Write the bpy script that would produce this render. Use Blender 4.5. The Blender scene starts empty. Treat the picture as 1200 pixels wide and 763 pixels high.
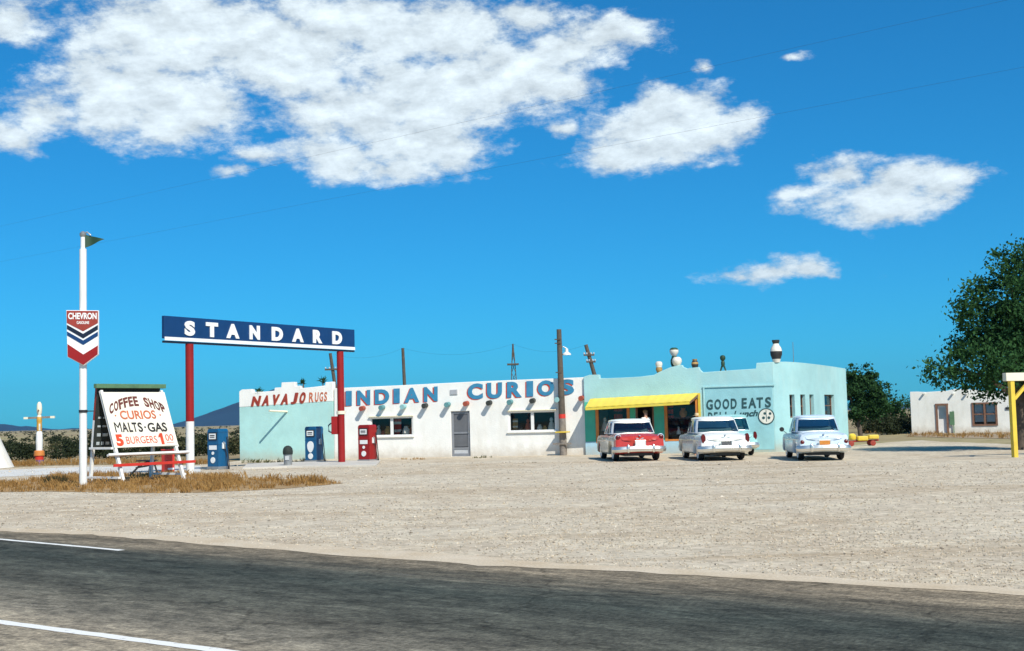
import bpy, bmesh, math, random
from math import sin, cos, tan, atan, atan2, asin, sqrt, pi, radians
from mathutils import Vector, Matrix, geometry

random.seed(7)
scene = bpy.context.scene
COL = scene.collection
V = Vector

# ------------------------------------------------------------------ camera
IW, IH, F = 1200.0, 763.0, 1500.0
CAM_H = 1.75
PITCH = atan(108.5 / F)
ROLL = atan(0.025)
fw = V((0, cos(PITCH), sin(PITCH)))
r0 = V((1, 0, 0))
u0 = V((0, -sin(PITCH), cos(PITCH)))
CR = r0 * cos(ROLL) - u0 * sin(ROLL)
CU = u0 * cos(ROLL) + r0 * sin(ROLL)
CAM = V((0, 0, CAM_H))
cd = bpy.data.cameras.new('camera')
cam = bpy.data.objects.new('camera', cd)
COL.objects.link(cam)
cd.sensor_width = 36
cd.lens = F / IW * 36
cd.clip_start = 0.1
cd.clip_end = 40000
m = Matrix((CR, CU, -fw)).transposed().to_4x4()
m.translation = CAM
cam.matrix_world = m
scene.camera = cam


def ray(px, py):
    return (fw + CR * ((px - IW / 2) / F) - CU * ((py - IH / 2) / F))


def at(px, py, z=0.0):
    """the place on the level z that is seen at a photo pixel"""
    d = ray(px, py)
    return CAM + d * ((z - CAM_H) / d.z)


def pt(px, py, Y):
    d = ray(px, py)
    return CAM + d * (Y / d.y)


def onplane(px, py, o, n):
    d = ray(px, py)
    return CAM + d * ((o - CAM).dot(n) / d.dot(n))


# ------------------------------------------------------------------ materials
def new_mat(name):
    mt = bpy.data.materials.new(name)
    mt.use_nodes = True
    nt = mt.node_tree
    nt.nodes.clear()
    return mt, nt


def N(nt, typ, **kw):
    n = nt.nodes.new(typ)
    for k, v in kw.items():
        if k.startswith('i_'):
            n.inputs[k[2:].replace('_', ' ')].default_value = v
        else:
            setattr(n, k, v)
    return n


def mixc(nt, fac, a, b, blend='MIX'):
    n = nt.nodes.new('ShaderNodeMix')
    n.data_type = 'RGBA'
    n.blend_type = blend
    L = nt.links
    for sock, v in ((n.inputs[0], fac), (n.inputs[6], a), (n.inputs[7], b)):
        if isinstance(v, bpy.types.NodeSocket):
            L.new(v, sock)
        elif isinstance(v, (int, float)):
            sock.default_value = v
        else:
            sock.default_value = (v[0], v[1], v[2], 1)
    return n.outputs[2]


def noise(nt, vec, scale, detail=4, rough=.55, out=0):
    n = N(nt, 'ShaderNodeTexNoise')
    n.inputs['Scale'].default_value = scale
    n.inputs['Detail'].default_value = detail
    n.inputs['Roughness'].default_value = rough
    if vec is not None:
        nt.links.new(vec, n.inputs['Vector'])
    return n.outputs[out]


def ramp(nt, fac, a, b, c0=(0, 0, 0), c1=(1, 1, 1)):
    n = N(nt, 'ShaderNodeValToRGB')
    n.color_ramp.elements[0].position = a
    n.color_ramp.elements[1].position = b
    n.color_ramp.elements[0].color = (*c0, 1)
    n.color_ramp.elements[1].color = (*c1, 1)
    nt.links.new(fac, n.inputs[0])
    return n.outputs[0]


def objvec(nt, scale=(1, 1, 1)):
    t = N(nt, 'ShaderNodeTexCoord')
    mp = N(nt, 'ShaderNodeMapping')
    mp.inputs['Scale'].default_value = scale
    nt.links.new(t.outputs['Object'], mp.inputs['Vector'])
    return mp.outputs['Vector']


def paint(name, col, rough=.6, metal=0., var=.12, vscale=2.5, bump=0., bscale=40, stain=None,
          stain_amt=.35, spec=.5, coat=0., splash=None):
    mt, nt = new_mat(name)
    L = nt.links
    b = N(nt, 'ShaderNodeBsdfPrincipled')
    o = N(nt, 'ShaderNodeOutputMaterial')
    L.new(b.outputs[0], o.inputs[0])
    v = objvec(nt)
    n1 = noise(nt, v, vscale, 5, .6)
    dark = tuple(c * (1 - var) for c in col)
    lite = tuple(min(.9, c * (1 + var)) for c in col)
    c = mixc(nt, ramp(nt, n1, .3, .7), dark, lite)
    if stain:
        n2 = noise(nt, objvec(nt, (1, 1, .25)), vscale * .7 + .3, 6, .7)
        f = ramp(nt, n2, .52, .75)
        mul = N(nt, 'ShaderNodeMath', operation='MULTIPLY')
        L.new(f, mul.inputs[0])
        mul.inputs[1].default_value = stain_amt
        c = mixc(nt, mul.outputs[0], c, stain)
    if splash:
        sz = N(nt, 'ShaderNodeSeparateXYZ')
        L.new(v, sz.inputs[0])
        hz = N(nt, 'ShaderNodeMath', operation='MULTIPLY_ADD')
        L.new(noise(nt, v, 2.2, 6, .7), hz.inputs[0])
        hz.inputs[1].default_value = -1.1
        L.new(sz.outputs[2], hz.inputs[2])
        f = ramp(nt, hz.outputs[0], .0, .25, (.75, .75, .75), (0, 0, 0))
        mrr = N(nt, 'ShaderNodeMapRange')
        L.new(hz.outputs[0], mrr.inputs[0])
        mrr.inputs[1].default_value = -.55
        mrr.inputs[2].default_value = .0
        mrr.inputs[3].default_value = .6
        mrr.inputs[4].default_value = 0
        c = mixc(nt, mrr.outputs[0], c, splash)
        pn = ramp(nt, noise(nt, objvec(nt, (1, 1, .8)), .55, 7, .75), .50, .62)
        pm = N(nt, 'ShaderNodeMath', operation='MULTIPLY')
        L.new(pn, pm.inputs[0])
        pm.inputs[1].default_value = .35
        c = mixc(nt, pm.outputs[0], c, tuple(q * .86 for q in col))
    L.new(c, b.inputs['Base Color'])
    n3 = noise(nt, v, vscale * 3, 3)
    rr = N(nt, 'ShaderNodeMapRange')
    L.new(n3, rr.inputs[0])
    rr.inputs[3].default_value = max(.03, rough - .1)
    rr.inputs[4].default_value = min(1, rough + .1)
    L.new(rr.outputs[0], b.inputs['Roughness'])
    b.inputs['Metallic'].default_value = metal
    b.inputs['Specular IOR Level'].default_value = spec
    b.inputs['Coat Weight'].default_value = coat
    b.inputs['Coat Roughness'].default_value = .06
    if bump:
        bp = N(nt, 'ShaderNodeBump')
        bp.inputs['Strength'].default_value = bump
        bp.inputs['Distance'].default_value = .02
        L.new(noise(nt, v, bscale, 6, .65), bp.inputs['Height'])
        L.new(bp.outputs[0], b.inputs['Normal'])
    return mt


def glass_mat(name, tint, gloss=.25):
    mt, nt = new_mat(name)
    L = nt.links
    o = N(nt, 'ShaderNodeOutputMaterial')
    tr = N(nt, 'ShaderNodeBsdfTransparent')
    tr.inputs[0].default_value = (*tint, 1)
    gl = N(nt, 'ShaderNodeBsdfGlossy')
    gl.inputs['Roughness'].default_value = .03
    gl.inputs[0].default_value = (.9, .95, 1, 1)
    fr = N(nt, 'ShaderNodeFresnel')
    fr.inputs[0].default_value = 1.5
    ad = N(nt, 'ShaderNodeMath', operation='ADD')
    L.new(fr.outputs[0], ad.inputs[0])
    ad.inputs[1].default_value = gloss * .3
    mx = N(nt, 'ShaderNodeMixShader')
    L.new(ad.outputs[0], mx.inputs[0])
    L.new(tr.outputs[0], mx.inputs[1])
    L.new(gl.outputs[0], mx.inputs[2])
    L.new(mx.outputs[0], o.inputs[0])
    return mt


def leaf_mat(name, c0, c1, trans=.25, scale=1.3):
    mt, nt = new_mat(name)
    L = nt.links
    o = N(nt, 'ShaderNodeOutputMaterial')
    d = N(nt, 'ShaderNodeBsdfDiffuse')
    t = N(nt, 'ShaderNodeBsdfTranslucent')
    mx = N(nt, 'ShaderNodeMixShader')
    mx.inputs[0].default_value = trans
    v = objvec(nt)
    n1 = noise(nt, v, scale, 3)
    n2 = noise(nt, v, 25, 2)
    ad = N(nt, 'ShaderNodeMath', operation='ADD')
    L.new(n1, ad.inputs[0])
    L.new(n2, ad.inputs[1])
    hf = N(nt, 'ShaderNodeMath', operation='MULTIPLY')
    L.new(ad.outputs[0], hf.inputs[0])
    hf.inputs[1].default_value = .5
    c = mixc(nt, ramp(nt, hf.outputs[0], .35, .65), c0, c1)
    L.new(c, d.inputs[0])
    L.new(c, t.inputs[0])
    L.new(d.outputs[0], mx.inputs[1])
    L.new(t.outputs[0], mx.inputs[2])
    L.new(mx.outputs[0], o.inputs[0])
    return mt


M = {}
M['white_stucco'] = paint('white_stucco', (.84, .825, .77), .9, var=.05, vscale=1.2, bump=.5, bscale=14,
                          stain=(.62, .57, .47), stain_amt=.45, spec=.2, splash=(.42, .34, .24))
M['teal_stucco'] = paint('teal_stucco', (.42, .68, .64), .9, var=.09, vscale=1.1, bump=.5, bscale=14,
                         stain=(.46, .62, .52), stain_amt=.45, spec=.2, splash=(.42, .34, .24))
M['cafe_stucco'] = paint('cafe_stucco', (.37, .615, .62), .9, var=.10, vscale=.9, bump=.5, bscale=14,
                         stain=(.55, .68, .62), stain_amt=.4, spec=.2, splash=(.42, .34, .24))
M['sign_stucco'] = paint('sign_stucco', (.29, .54, .57), .9, var=.10, vscale=1.6, bump=.4, bscale=14, spec=.2)
M['plinth_stucco'] = paint('plinth_stucco', (.38, .62, .74), .9, var=.1, vscale=2, bump=.4, bscale=14,
                           stain=(.5, .48, .42), stain_amt=.4, spec=.2, splash=(.42, .34, .24))
M['house_stucco'] = paint('house_stucco', (.82, .81, .74), .9, var=.06, vscale=.9, bump=.4, bscale=14,
                          stain=(.55, .52, .42), stain_amt=.5, spec=.2, splash=(.42, .34, .24))
M['roof_felt'] = paint('roof_felt', (.18, .17, .16), .95, var=.2)
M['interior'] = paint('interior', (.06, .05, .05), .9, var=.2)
M['white_paint'] = paint('white_paint', (.80, .79, .75), .55, var=.05, vscale=3, bump=.1, bscale=30,
                         stain=(.5, .45, .36), stain_amt=.4)
M['red_paint'] = paint('red_paint', (.29, .012, .012), .5, var=.12, vscale=2, bump=.05, stain=(.22, .04, .03), spec=.3)
M['bright_red'] = paint('bright_red', (.60, .035, .02), .5, var=.1, vscale=6)
M['brown_red'] = paint('brown_red', (.30, .035, .02), .6, var=.15, vscale=6)
M['orange_paint'] = paint('orange_paint', (.62, .21, .04), .55, var=.15, vscale=3)
M['blue_enamel'] = paint('blue_enamel', (.006, .045, .145), .5, var=.1, vscale=2, spec=.3)
M['navy'] = paint('navy', (.006, .012, .03), .4, var=.1)
M['pump_blue'] = paint('pump_blue', (.006, .095, .22), .4, var=.12, vscale=2, spec=.4, stain=(.05, .12, .2))
M['pump_red'] = paint('pump_red', (.30, .010, .010), .4, var=.1, vscale=2, spec=.4)
M['letter_blue'] = paint('letter_blue', (.035, .22, .38), .7, var=.15, vscale=4)
M['letter_red'] = paint('letter_red', (.55, .07, .035), .7, var=.15, vscale=4)
M['letter_dark'] = paint('letter_dark', (.02, .07, .075), .7, var=.2, vscale=6)
M['letter_orange'] = paint('letter_orange', (.52, .13, .05), .7, var=.2, vscale=6)
M['letter_black'] = paint('letter_black', (.025, .02, .018), .6, var=.2, vscale=6)
M['letter_white'] = paint('letter_white', (.85, .85, .82), .5, var=.03)
M['yellow_metal'] = paint('yellow_metal', (.78, .60, .07), .5, var=.08, vscale=1.5, bump=.1, bscale=10,
                          stain=(.6, .5, .2), stain_amt=.3)
M['yellow_wood'] = paint('yellow_wood', (.74, .52, .05), .6, var=.12, vscale=3, stain=(.45, .33, .1))
M['cream_wood'] = paint('cream_wood', (.80, .74, .55), .6, var=.08, vscale=3)
M['brown_wood'] = paint('brown_wood', (.20, .10, .06), .7, var=.25, vscale=6, bump=.2)
M['grey_wood'] = paint('grey_wood', (.22, .19, .16), .85, var=.25, vscale=8, bump=.3)
M['pole_wood'] = paint('pole_wood', (.10, .08, .06), .9, var=.3, vscale=5, bump=.4, bscale=30)
M['dark_green'] = paint('dark_green', (.02, .06, .03), .6, var=.2)
M['green_paint'] = paint('green_paint', (.10, .20, .10), .6, var=.2)
M['chalkboard'] = paint('chalkboard', (.018, .025, .022), .8, var=.3)
M['chalk'] = paint('chalk', (.45, .52, .55), .9, var=.2, vscale=9)
M['screen_grey'] = paint('screen_grey', (.22, .23, .25), .75, var=.1, vscale=4)
M['screen_pale'] = paint('screen_pale', (.50, .51, .52), .7, var=.1)
M['black_rubber'] = paint('black_rubber', (.012, .012, .012), .75, var=.2)
M['black_metal'] = paint('black_metal', (.02, .02, .02), .5, var=.2)
M['grey_metal'] = paint('grey_metal', (.35, .36, .36), .45, metal=.6, var=.15, vscale=4)
M['chrome'] = paint('chrome', (.84, .82, .76), .32, metal=.9, var=.04)
M['tail_red'] = paint('tail_red', (.12, .006, .006), .2, var=.1)
M['lamp_glass'] = paint('lamp_glass', (.75, .76, .72), .2, var=.05)
M['car_red'] = paint('car_red', (.50, .045, .030), .25, var=.05, coat=.25)
M['car_cream'] = paint('car_cream', (.55, .49, .36), .3, var=.04, coat=.6)
M['car_white'] = paint('car_white', (.82, .82, .78), .25, var=.03, coat=.25)
M['car_pale_blue'] = paint('car_pale_blue', (.62, .72, .80), .25, var=.03, coat=.25)
M['car_aqua'] = paint('car_aqua', (.34, .62, .60), .28, var=.04, coat=.25)
M['car_teal'] = paint('car_teal', (.10, .30, .27), .3, var=.06, coat=.6)
M['plate_white'] = paint('plate_white', (.75, .73, .66), .5, var=.1, vscale=20)
M['plate_dark'] = paint('plate_dark', (.10, .10, .10), .5, var=.3, vscale=20)
M['plate_orange'] = paint('plate_orange', (.60, .22, .03), .5, var=.15, vscale=20)
M['seat_cloth'] = paint('seat_cloth', (.10, .12, .13), .9, var=.2)
M['canvas'] = paint('canvas', (.78, .74, .66), .9, var=.06, stain=(.6, .45, .35))
M['skin'] = paint('skin', (.50, .27, .18), .6, var=.06)
M['shirt_white'] = paint('shirt_white', (.78, .76, .74), .9, var=.05)
M['shirt_tan'] = paint('shirt_tan', (.62, .48, .30), .9, var=.08)
M['trousers'] = paint('trousers', (.04, .05, .09), .9, var=.15)
M['hair'] = paint('hair', (.22, .12, .06), .7, var=.3)
M['straw'] = paint('straw', (.66, .50, .28), .8, var=.1, vscale=12)
M['pot_white'] = paint('pot_white', (.74, .70, .60), .7, var=.12, vscale=6)
M['pot_black'] = paint('pot_black', (.03, .028, .025), .6, var=.3)
M['pot_ochre'] = paint('pot_ochre', (.42, .25, .08), .7, var=.25, vscale=8)
M['pot_red'] = paint('pot_red', (.45, .10, .05), .7, var=.25, vscale=8)
M['totem_purple'] = paint('totem_purple', (.14, .06, .24), .7, var=.2)
M['concrete'] = paint('concrete', (.55, .51, .44), .9, var=.12, vscale=1.2, bump=.3, bscale=20,
                      stain=(.3, .28, .25), stain_amt=.5)
M['bark'] = paint('bark', (.10, .075, .055), .95, var=.35, vscale=7, bump=.6, bscale=18)
M['glass_dark'] = glass_mat('glass_dark', (.94, .96, .96), -.07)
M['glass_car'] = glass_mat('glass_car', (.62, .82, .82), .2)
M['leaf_elm'] = leaf_mat('leaf_elm', (.016, .050, .018), (.065, .15, .05))
M['leaf_mid'] = leaf_mat('leaf_mid', (.016, .045, .018), (.055, .12, .042))
M['leaf_sage'] = leaf_mat('leaf_sage', (.014, .022, .012), (.05, .06, .03), .15)
M['leaf_pale'] = leaf_mat('leaf_pale', (.05, .06, .03), (.13, .12, .06), .15)
M['dry_grass'] = leaf_mat('dry_grass', (.25, .13, .04), (.52, .32, .12), .3, .8)
M['green_weed'] = leaf_mat('green_weed', (.05, .07, .02), (.14, .13, .05), .2)


# ------------------------------------------------------------------ objects
def tag(o, label=None, cat=None, group=None, kind=None):
    for k, v in (('label', label), ('category', cat), ('group', group), ('kind', kind)):
        if v:
            o[k] = v
    return o


ORG = {}


def thing(name, label, cat, loc=(0, 0, 0), rotz=0, group=None):
    o = bpy.data.objects.new(name, None)
    o.empty_display_size = .2
    COL.objects.link(o)
    o.location = loc
    o.rotation_euler = (0, 0, rotz)
    ORG[o.name] = V(loc)
    return tag(o, label, cat, group)


class MB:
    def __init__(s):
        s.v, s.f, s.m = [], [], []

    def add(s, vs, fs, mi=0):
        b = len(s.v)
        s.v += [tuple(v) for v in vs]
        for f in fs:
            s.f.append(tuple(i + b for i in f))
            s.m.append(mi)
        return s

    def box(s, c, size, X=None, Y=None, Z=None, mi=0):
        c = V(c)
        X = V(X) if X is not None else V((1, 0, 0))
        Y = V(Y) if Y is not None else V((0, 1, 0))
        Z = V(Z) if Z is not None else X.cross(Y)
        a, b, d = size[0] / 2, size[1] / 2, size[2] / 2
        vs = [c + X * (a * i) + Y * (b * j) + Z * (d * k) for k in (-1, 1) for j in (-1, 1) for i in (-1, 1)]
        return s.add(vs, [(0, 2, 3, 1), (4, 5, 7, 6), (0, 1, 5, 4), (2, 6, 7, 3), (0, 4, 6, 2), (1, 3, 7, 5)], mi)

    def bar(s, p0, p1, w, d, up=(0, 0, 1), mi=0):
        p0, p1 = V(p0), V(p1)
        X = (p1 - p0)
        ln = X.length
        X.normalize()
        Y = V(up).cross(X)
        if Y.length < 1e-4:
            Y = V((1, 0, 0)).cross(X)
        Y.normalize()
        return s.box((p0 + p1) / 2, (ln, w, d), X, Y, X.cross(Y), mi)

    def tube(s, pts, rad, n=10, mi=0, cap=True):
        pts = [V(p) for p in pts]
        if not isinstance(rad, (list, tuple)):
            rad = [rad] * len(pts)
        b = len(s.v)
        ref = None
        for i, p in enumerate(pts):
            t = (pts[min(i + 1, len(pts) - 1)] - pts[max(i - 1, 0)]).normalized()
            if ref is None:
                ref = V((0, 0, 1)) if abs(t.z) < .9 else V((1, 0, 0))
            a = t.cross(ref)
            if a.length < 1e-5:
                a = t.cross(V((.3, .8, .1)))
            a.normalize()
            c = t.cross(a).normalized()
            ref = -t.cross(a) if False else ref
            for k in range(n):
                th = 2 * pi * k / n
                s.v.append(tuple(p + (a * cos(th) + c * sin(th)) * rad[i]))
        for i in range(len(pts) - 1):
            for k in range(n):
                k2 = (k + 1) % n
                s.f.append((b + i * n + k, b + i * n + k2, b + (i + 1) * n + k2, b + (i + 1) * n + k))
                s.m.append(mi)
        if cap:
            s.f.append(tuple(b + k for k in range(n)))
            s.m.append(mi)
            e = b + (len(pts) - 1) * n
            s.f.append(tuple(e + k for k in reversed(range(n))))
            s.m.append(mi)
        return s

    def lathe(s, prof, c, n=20, mi=None, axis=None):
        """prof: (r, z[, material]) from bottom to top"""
        c = V(c)
        Z = V(axis).normalized() if axis is not None else V((0, 0, 1))
        X = V((1, 0, 0)) if abs(Z.x) < .9 else V((0, 1, 0))
        X = (X - Z * X.dot(Z)).normalized()
        Y = Z.cross(X)
        b = len(s.v)
        for p in prof:
            for k in range(n):
                th = 2 * pi * k / n
                s.v.append(tuple(c + (X * cos(th) + Y * sin(th)) * max(p[0], .0005) + Z * p[1]))
        for i in range(len(prof) - 1):
            for k in range(n):
                k2 = (k + 1) % n
                s.f.append((b + i * n + k, b + i * n + k2, b + (i + 1) * n + k2, b + (i + 1) * n + k))
                s.m.append(prof[i][2] if len(prof[i]) > 2 else (mi or 0))
        s.f.append(tuple(b + k for k in reversed(range(n))))
        s.m.append(prof[0][2] if len(prof[0]) > 2 else (mi or 0))
        e = b + (len(prof) - 1) * n
        s.f.append(tuple(e + k for k in range(n)))
        s.m.append(prof[-1][2] if len(prof[-1]) > 2 else (mi or 0))
        return s

    def prism(s, poly, fmap, d0, d1, holes=(), mi=0):
        """poly: (a,b) points; fmap(a,b,depth) -> world; faces at d0 and d1"""
        loops = [list(poly)] + [list(h) for h in holes]
        flat = [p for l in loops for p in l]
        tris = geometry.tessellate_polygon([[V((a, b, 0)) for a, b in l] for l in loops])
        n = len(flat)
        vs = [fmap(a, b, d0) for a, b in flat] + [fmap(a, b, d1) for a, b in flat]
        fs = [tuple(t) for t in tris] + [tuple(i + n for i in reversed(t)) for t in tris]
        base = 0
        for l in loops:
            k = len(l)
            for i in range(k):
                j = (i + 1) % k
                fs.append((base + i, base + j, base + j + n, base + i + n))
            base += k
        return s.add(vs, fs, mi)

    def build(s, name, mats, parent=None, local=False, smooth=False, bevel=0, loc=None, label=None):
        me = bpy.data.meshes.new(name)
        org = V((0, 0, 0))
        if parent is not None and not local:
            org = ORG[parent.name]
        if loc is not None:
            org = V(loc)
        vs = s.v if local else [tuple(V(v) - org) for v in s.v]
        me.from_pydata(vs, [], s.f)
        if not isinstance(mats, (list, tuple)):
            mats = [mats]
        for mt in mats:
            me.materials.append(M[mt] if isinstance(mt, str) else mt)
        me.polygons.foreach_set('material_index', s.m)
        bm = bmesh.new()
        bm.from_mesh(me)
        bmesh.ops.recalc_face_normals(bm, faces=bm.faces)
        bm.to_mesh(me)
        bm.free()
        if smooth:
            me.polygons.foreach_set('use_smooth', [True] * len(me.polygons))
            try:
                me.set_sharp_from_angle(angle=radians(smooth if smooth is not True else 40))
            except Exception:
                pass
        me.update()
        o = bpy.data.objects.new(name, me)
        COL.objects.link(o)
        if bevel:
            bv = o.modifiers.new('bevel', 'BEVEL')
            bv.width = bevel
            bv.segments = 2
            bv.limit_method = 'ANGLE'
            bv.angle_limit = radians(50)
        if parent is not None:
            o.parent = parent
            ORG[o.name] = org          # children of this part share the same origin
        else:
            o.location = org
            ORG[o.name] = org
        if label:
            o['label'] = label
        return o


def children(o):
    return [c for c in bpy.data.objects if c.parent == o]


def copy_tree(o, parent=None, first=True):
    c = o.copy()
    COL.objects.link(c)
    if parent is not None:
        c.parent = parent
    for ch in children(o):
        copy_tree(ch, c)
    return c


def raw_mesh(name, vs, fs, mat, loc=(0, 0, 0), smooth=False):
    me = bpy.data.meshes.new(name)
    me.from_pydata(vs, [], fs)
    for mm in (mat if isinstance(mat, (list, tuple)) else [mat]):
        me.materials.append(M[mm] if isinstance(mm, str) else mm)
    if smooth:
        me.polygons.foreach_set('use_smooth', [True] * len(me.polygons))
    me.update()
    o = bpy.data.objects.new(name, me)
    COL.objects.link(o)
    o.location = loc
    return o


# ------------------------------------------------------------------ lettering
def text_geo(body, bold=0.0, shear=0.0):
    cu = bpy.data.curves.new('tmp', 'FONT')
    cu.body = body
    cu.offset = bold
    cu.shear = shear
    cu.extrude = .05
    cu.resolution_u = 4
    o = bpy.data.objects.new('tmp', cu)
    COL.objects.link(o)
    bpy.context.view_layer.update()
    dg = bpy.context.evaluated_depsgraph_get()
    me = bpy.data.meshes.new_from_object(o.evaluated_get(dg))
    vs = [tuple(v.co) for v in me.vertices]
    fs = [tuple(p.vertices) for p in me.polygons]
    bpy.data.objects.remove(o)
    bpy.data.curves.remove(cu)
    bpy.data.meshes.remove(me)
    x0, x1 = min(v[0] for v in vs), max(v[0] for v in vs)
    y0, y1 = min(v[1] for v in vs), max(v[1] for v in vs)
    vs = [((v[0] - x0) / (x1 - x0), (v[1] - y0) / (y1 - y0), 1 if v[2] > 0 else 0) for v in vs]
    return vs, fs


def letters(mb, items, thick, d=0.0, mi=0, bold=0.02, shear=0.0):
    """items: (text, corner function(a,b) -> point, normal)"""
    for body, fn, nrm in items:
        vs, fs = text_geo(body, bold, shear)
        mb.add([fn(a, b) + nrm * (d + thick * c) for a, b, c in vs], fs, mi)
    return mb


def quad_fn(bl, br, tr, tl):
    bl, br, tr, tl = V(bl), V(br), V(tr), V(tl)
    return lambda a, b: (bl * (1 - a) + br * a) * (1 - b) + (tl * (1 - a) + tr * a) * b


# ------------------------------------------------------------------ facade frame
FA = radians(17)
FU = V((cos(FA), -sin(FA), 0))      # to the right along the facade
FN = V((-sin(FA), -cos(FA), 0))     # outward, toward the road
FO = at(685, 533)
UP = V((0, 0, 1))


def W(t, out, z):
    return FO + FU * t + FN * out + UP * z


def fac(px, py, out=0.0):
    p = onplane(px, py, FO + FN * out, FN) - FO
    return p.dot(FU), p.z


def fmap(out_base=0.0):
    return lambda a, b, d: W(a, out_base + d, b)


def rect(t0, t1, z0, z1):
    return [(t0, z0), (t1, z0), (t1, z1), (t0, z1)]


GZ = -.25   # foundations go below the ground

# ================================================================== SETTING
def ground_sheet():
    mt, nt = new_mat('plain_ground')
    L = nt.links
    b = N(nt, 'ShaderNodeBsdfPrincipled')
    o = N(nt, 'ShaderNodeOutputMaterial')
    L.new(b.outputs[0], o.inputs[0])
    v = objvec(nt)
    c = mixc(nt, ramp(nt, noise(nt, v, .05, 6, .65), .35, .65), (.26, .19, .11), (.40, .32, .19))
    c = mixc(nt, ramp(nt, noise(nt, v, .6, 5, .7), .52, .66), c, (.15, .14, .06))
    c = mixc(nt, ramp(nt, noise(nt, v, .012, 4, .6), .45, .7), c, (.33, .30, .14))
    L.new(c, b.inputs['Base Color'])
    b.inputs['Roughness'].default_value = 1
    b.inputs['Specular IOR Level'].default_value = .1
    bp = N(nt, 'ShaderNodeBump')
    bp.inputs['Strength'].default_value = .6
    L.new(noise(nt, v, 3, 6, .7), bp.inputs['Height'])
    L.new(bp.outputs[0], b.inputs['Normal'])
    S = 14000
    o = raw_mesh('ground', [(-S, -300, -.012), (S, -300, -.012), (S, S, -.012), (-S, S, -.012)], [(0, 1, 2, 3)], mt)
    tag(o, kind='structure')


ground_sheet()


def gravel_material():
    mt, nt = new_mat('gravel')
    L = nt.links
    b = N(nt, 'ShaderNodeBsdfPrincipled')
    o = N(nt, 'ShaderNodeOutputMaterial')
    L.new(b.outputs[0], o.inputs[0])
    v = objvec(nt)
    c = mixc(nt, ramp(nt, noise(nt, v, .18, 5, .6), .35, .65), (.50, .41, .30), (.59, .525, .42))
    # patches of paler and browner gravel
    c = mixc(nt, ramp(nt, noise(nt, v, 1.1, 5, .7), .45, .7), c, (.70, .62, .48))
    # tyre worn bands and bare earth
    c = mixc(nt, ramp(nt, noise(nt, objvec(nt, (.12, .9, 1)), .55, 5, .65), .54, .70), c, (.46, .37, .26))
    vo = N(nt, 'ShaderNodeTexVoronoi')
    vo.inputs['Scale'].default_value = 13
    vo.inputs['Randomness'].default_value = 1
    L.new(v, vo.inputs['Vector'])
    sep = N(nt, 'ShaderNodeSeparateColor')
    L.new(vo.outputs['Color'], sep.inputs[0])
    c = mixc(nt, ramp(nt, sep.outputs[0], .0, 1.0, (.62, .60, .58), (1.28, 1.26, 1.22)), c, c)
    mul = mixc(nt, 1.0, c, ramp(nt, sep.outputs[0], .0, 1.0, (.80, .79, .77), (1.12, 1.11, 1.1)), 'MULTIPLY')
    vo2 = N(nt, 'ShaderNodeTexVoronoi')
    vo2.inputs['Scale'].default_value = 5
    L.new(v, vo2.inputs['Vector'])
    sep2 = N(nt, 'ShaderNodeSeparateColor')
    L.new(vo2.outputs['Color'], sep2.inputs[0])
    mul = mixc(nt, .35, mul, ramp(nt, sep2.outputs[1], .0, 1.0, (.72, .70, .66), (1.2, 1.2, 1.18)), 'MULTIPLY')
    n5 = noise(nt, v, 45, 3, .7)
    mul = mixc(nt, .35, mul, ramp(nt, n5, .3, .7, (.6, .58, .56), (1.25, 1.24, 1.22)), 'MULTIPLY')
    L.new(mul, b.inputs['Base Color'])
    b.inputs['Roughness'].default_value = .95
    b.inputs['Specular IOR Level'].default_value = .1
    bp = N(nt, 'ShaderNodeBump')
    bp.inputs['Strength'].default_value = .4
    bp.inputs['Distance'].default_value = .012
    ad = N(nt, 'ShaderNodeMath', operation='ADD')
    L.new(vo.outputs['Distance'], ad.inputs[0])
    L.new(noise(nt, v, 28, 5, .7), ad.inputs[1])
    L.new(ad.outputs[0], bp.inputs['Height'])
    L.new(bp.outputs[0], b.inputs['Normal'])
    return mt


M['gravel'] = gravel_material()

# gravel lot: from behind the camera to the building, with an irregular far rim
lot_px = [(-260, 566), (-60, 554), (0, 549), (60, 546), (110, 545), (170, 545), (230, 545)]
lot = [at(*p) for p in lot_px]
lot += [W(-17.6, -.5, 0), W(-8, -.5, 0), W(3, -.5, 0), W(9, -.5, 0)]
lot += [at(1000, 522), at(1030, 519), at(1075, 516), at(1120, 518), at(1170, 520), at(1230, 522), at(1330, 525)]
lot += [V((60, 30, 0)), V((60, -60, 0)), V((-60, -60, 0)), V((-75, 30, 0))]
mb = MB()
poly = [(p.x, p.y) for p in lot]
# finer rim
fine = []
rr = random.Random(3)
for i in range(len(poly)):
    a, b2 = V((*poly[i], 0)), V((*poly[(i + 1) % len(poly)], 0))
    k = max(1, int((b2 - a).length / 1.2)) if a.y > 25 else 1
    for j in range(k):
        p = a.lerp(b2, j / k)
        w = .25 if a.y > 25 else 0
        fine.append((p.x + rr.uniform(-w, w), p.y + rr.uniform(-w, w)))
tris = geometry.tessellate_polygon([[V((x, y, 0)) for x, y in fine]])
o = raw_mesh('gravel_lot', [(x, y, -.004) for x, y in fine], [tuple(t) for t in tris], 'gravel')
tag(o, kind='structure')

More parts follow.
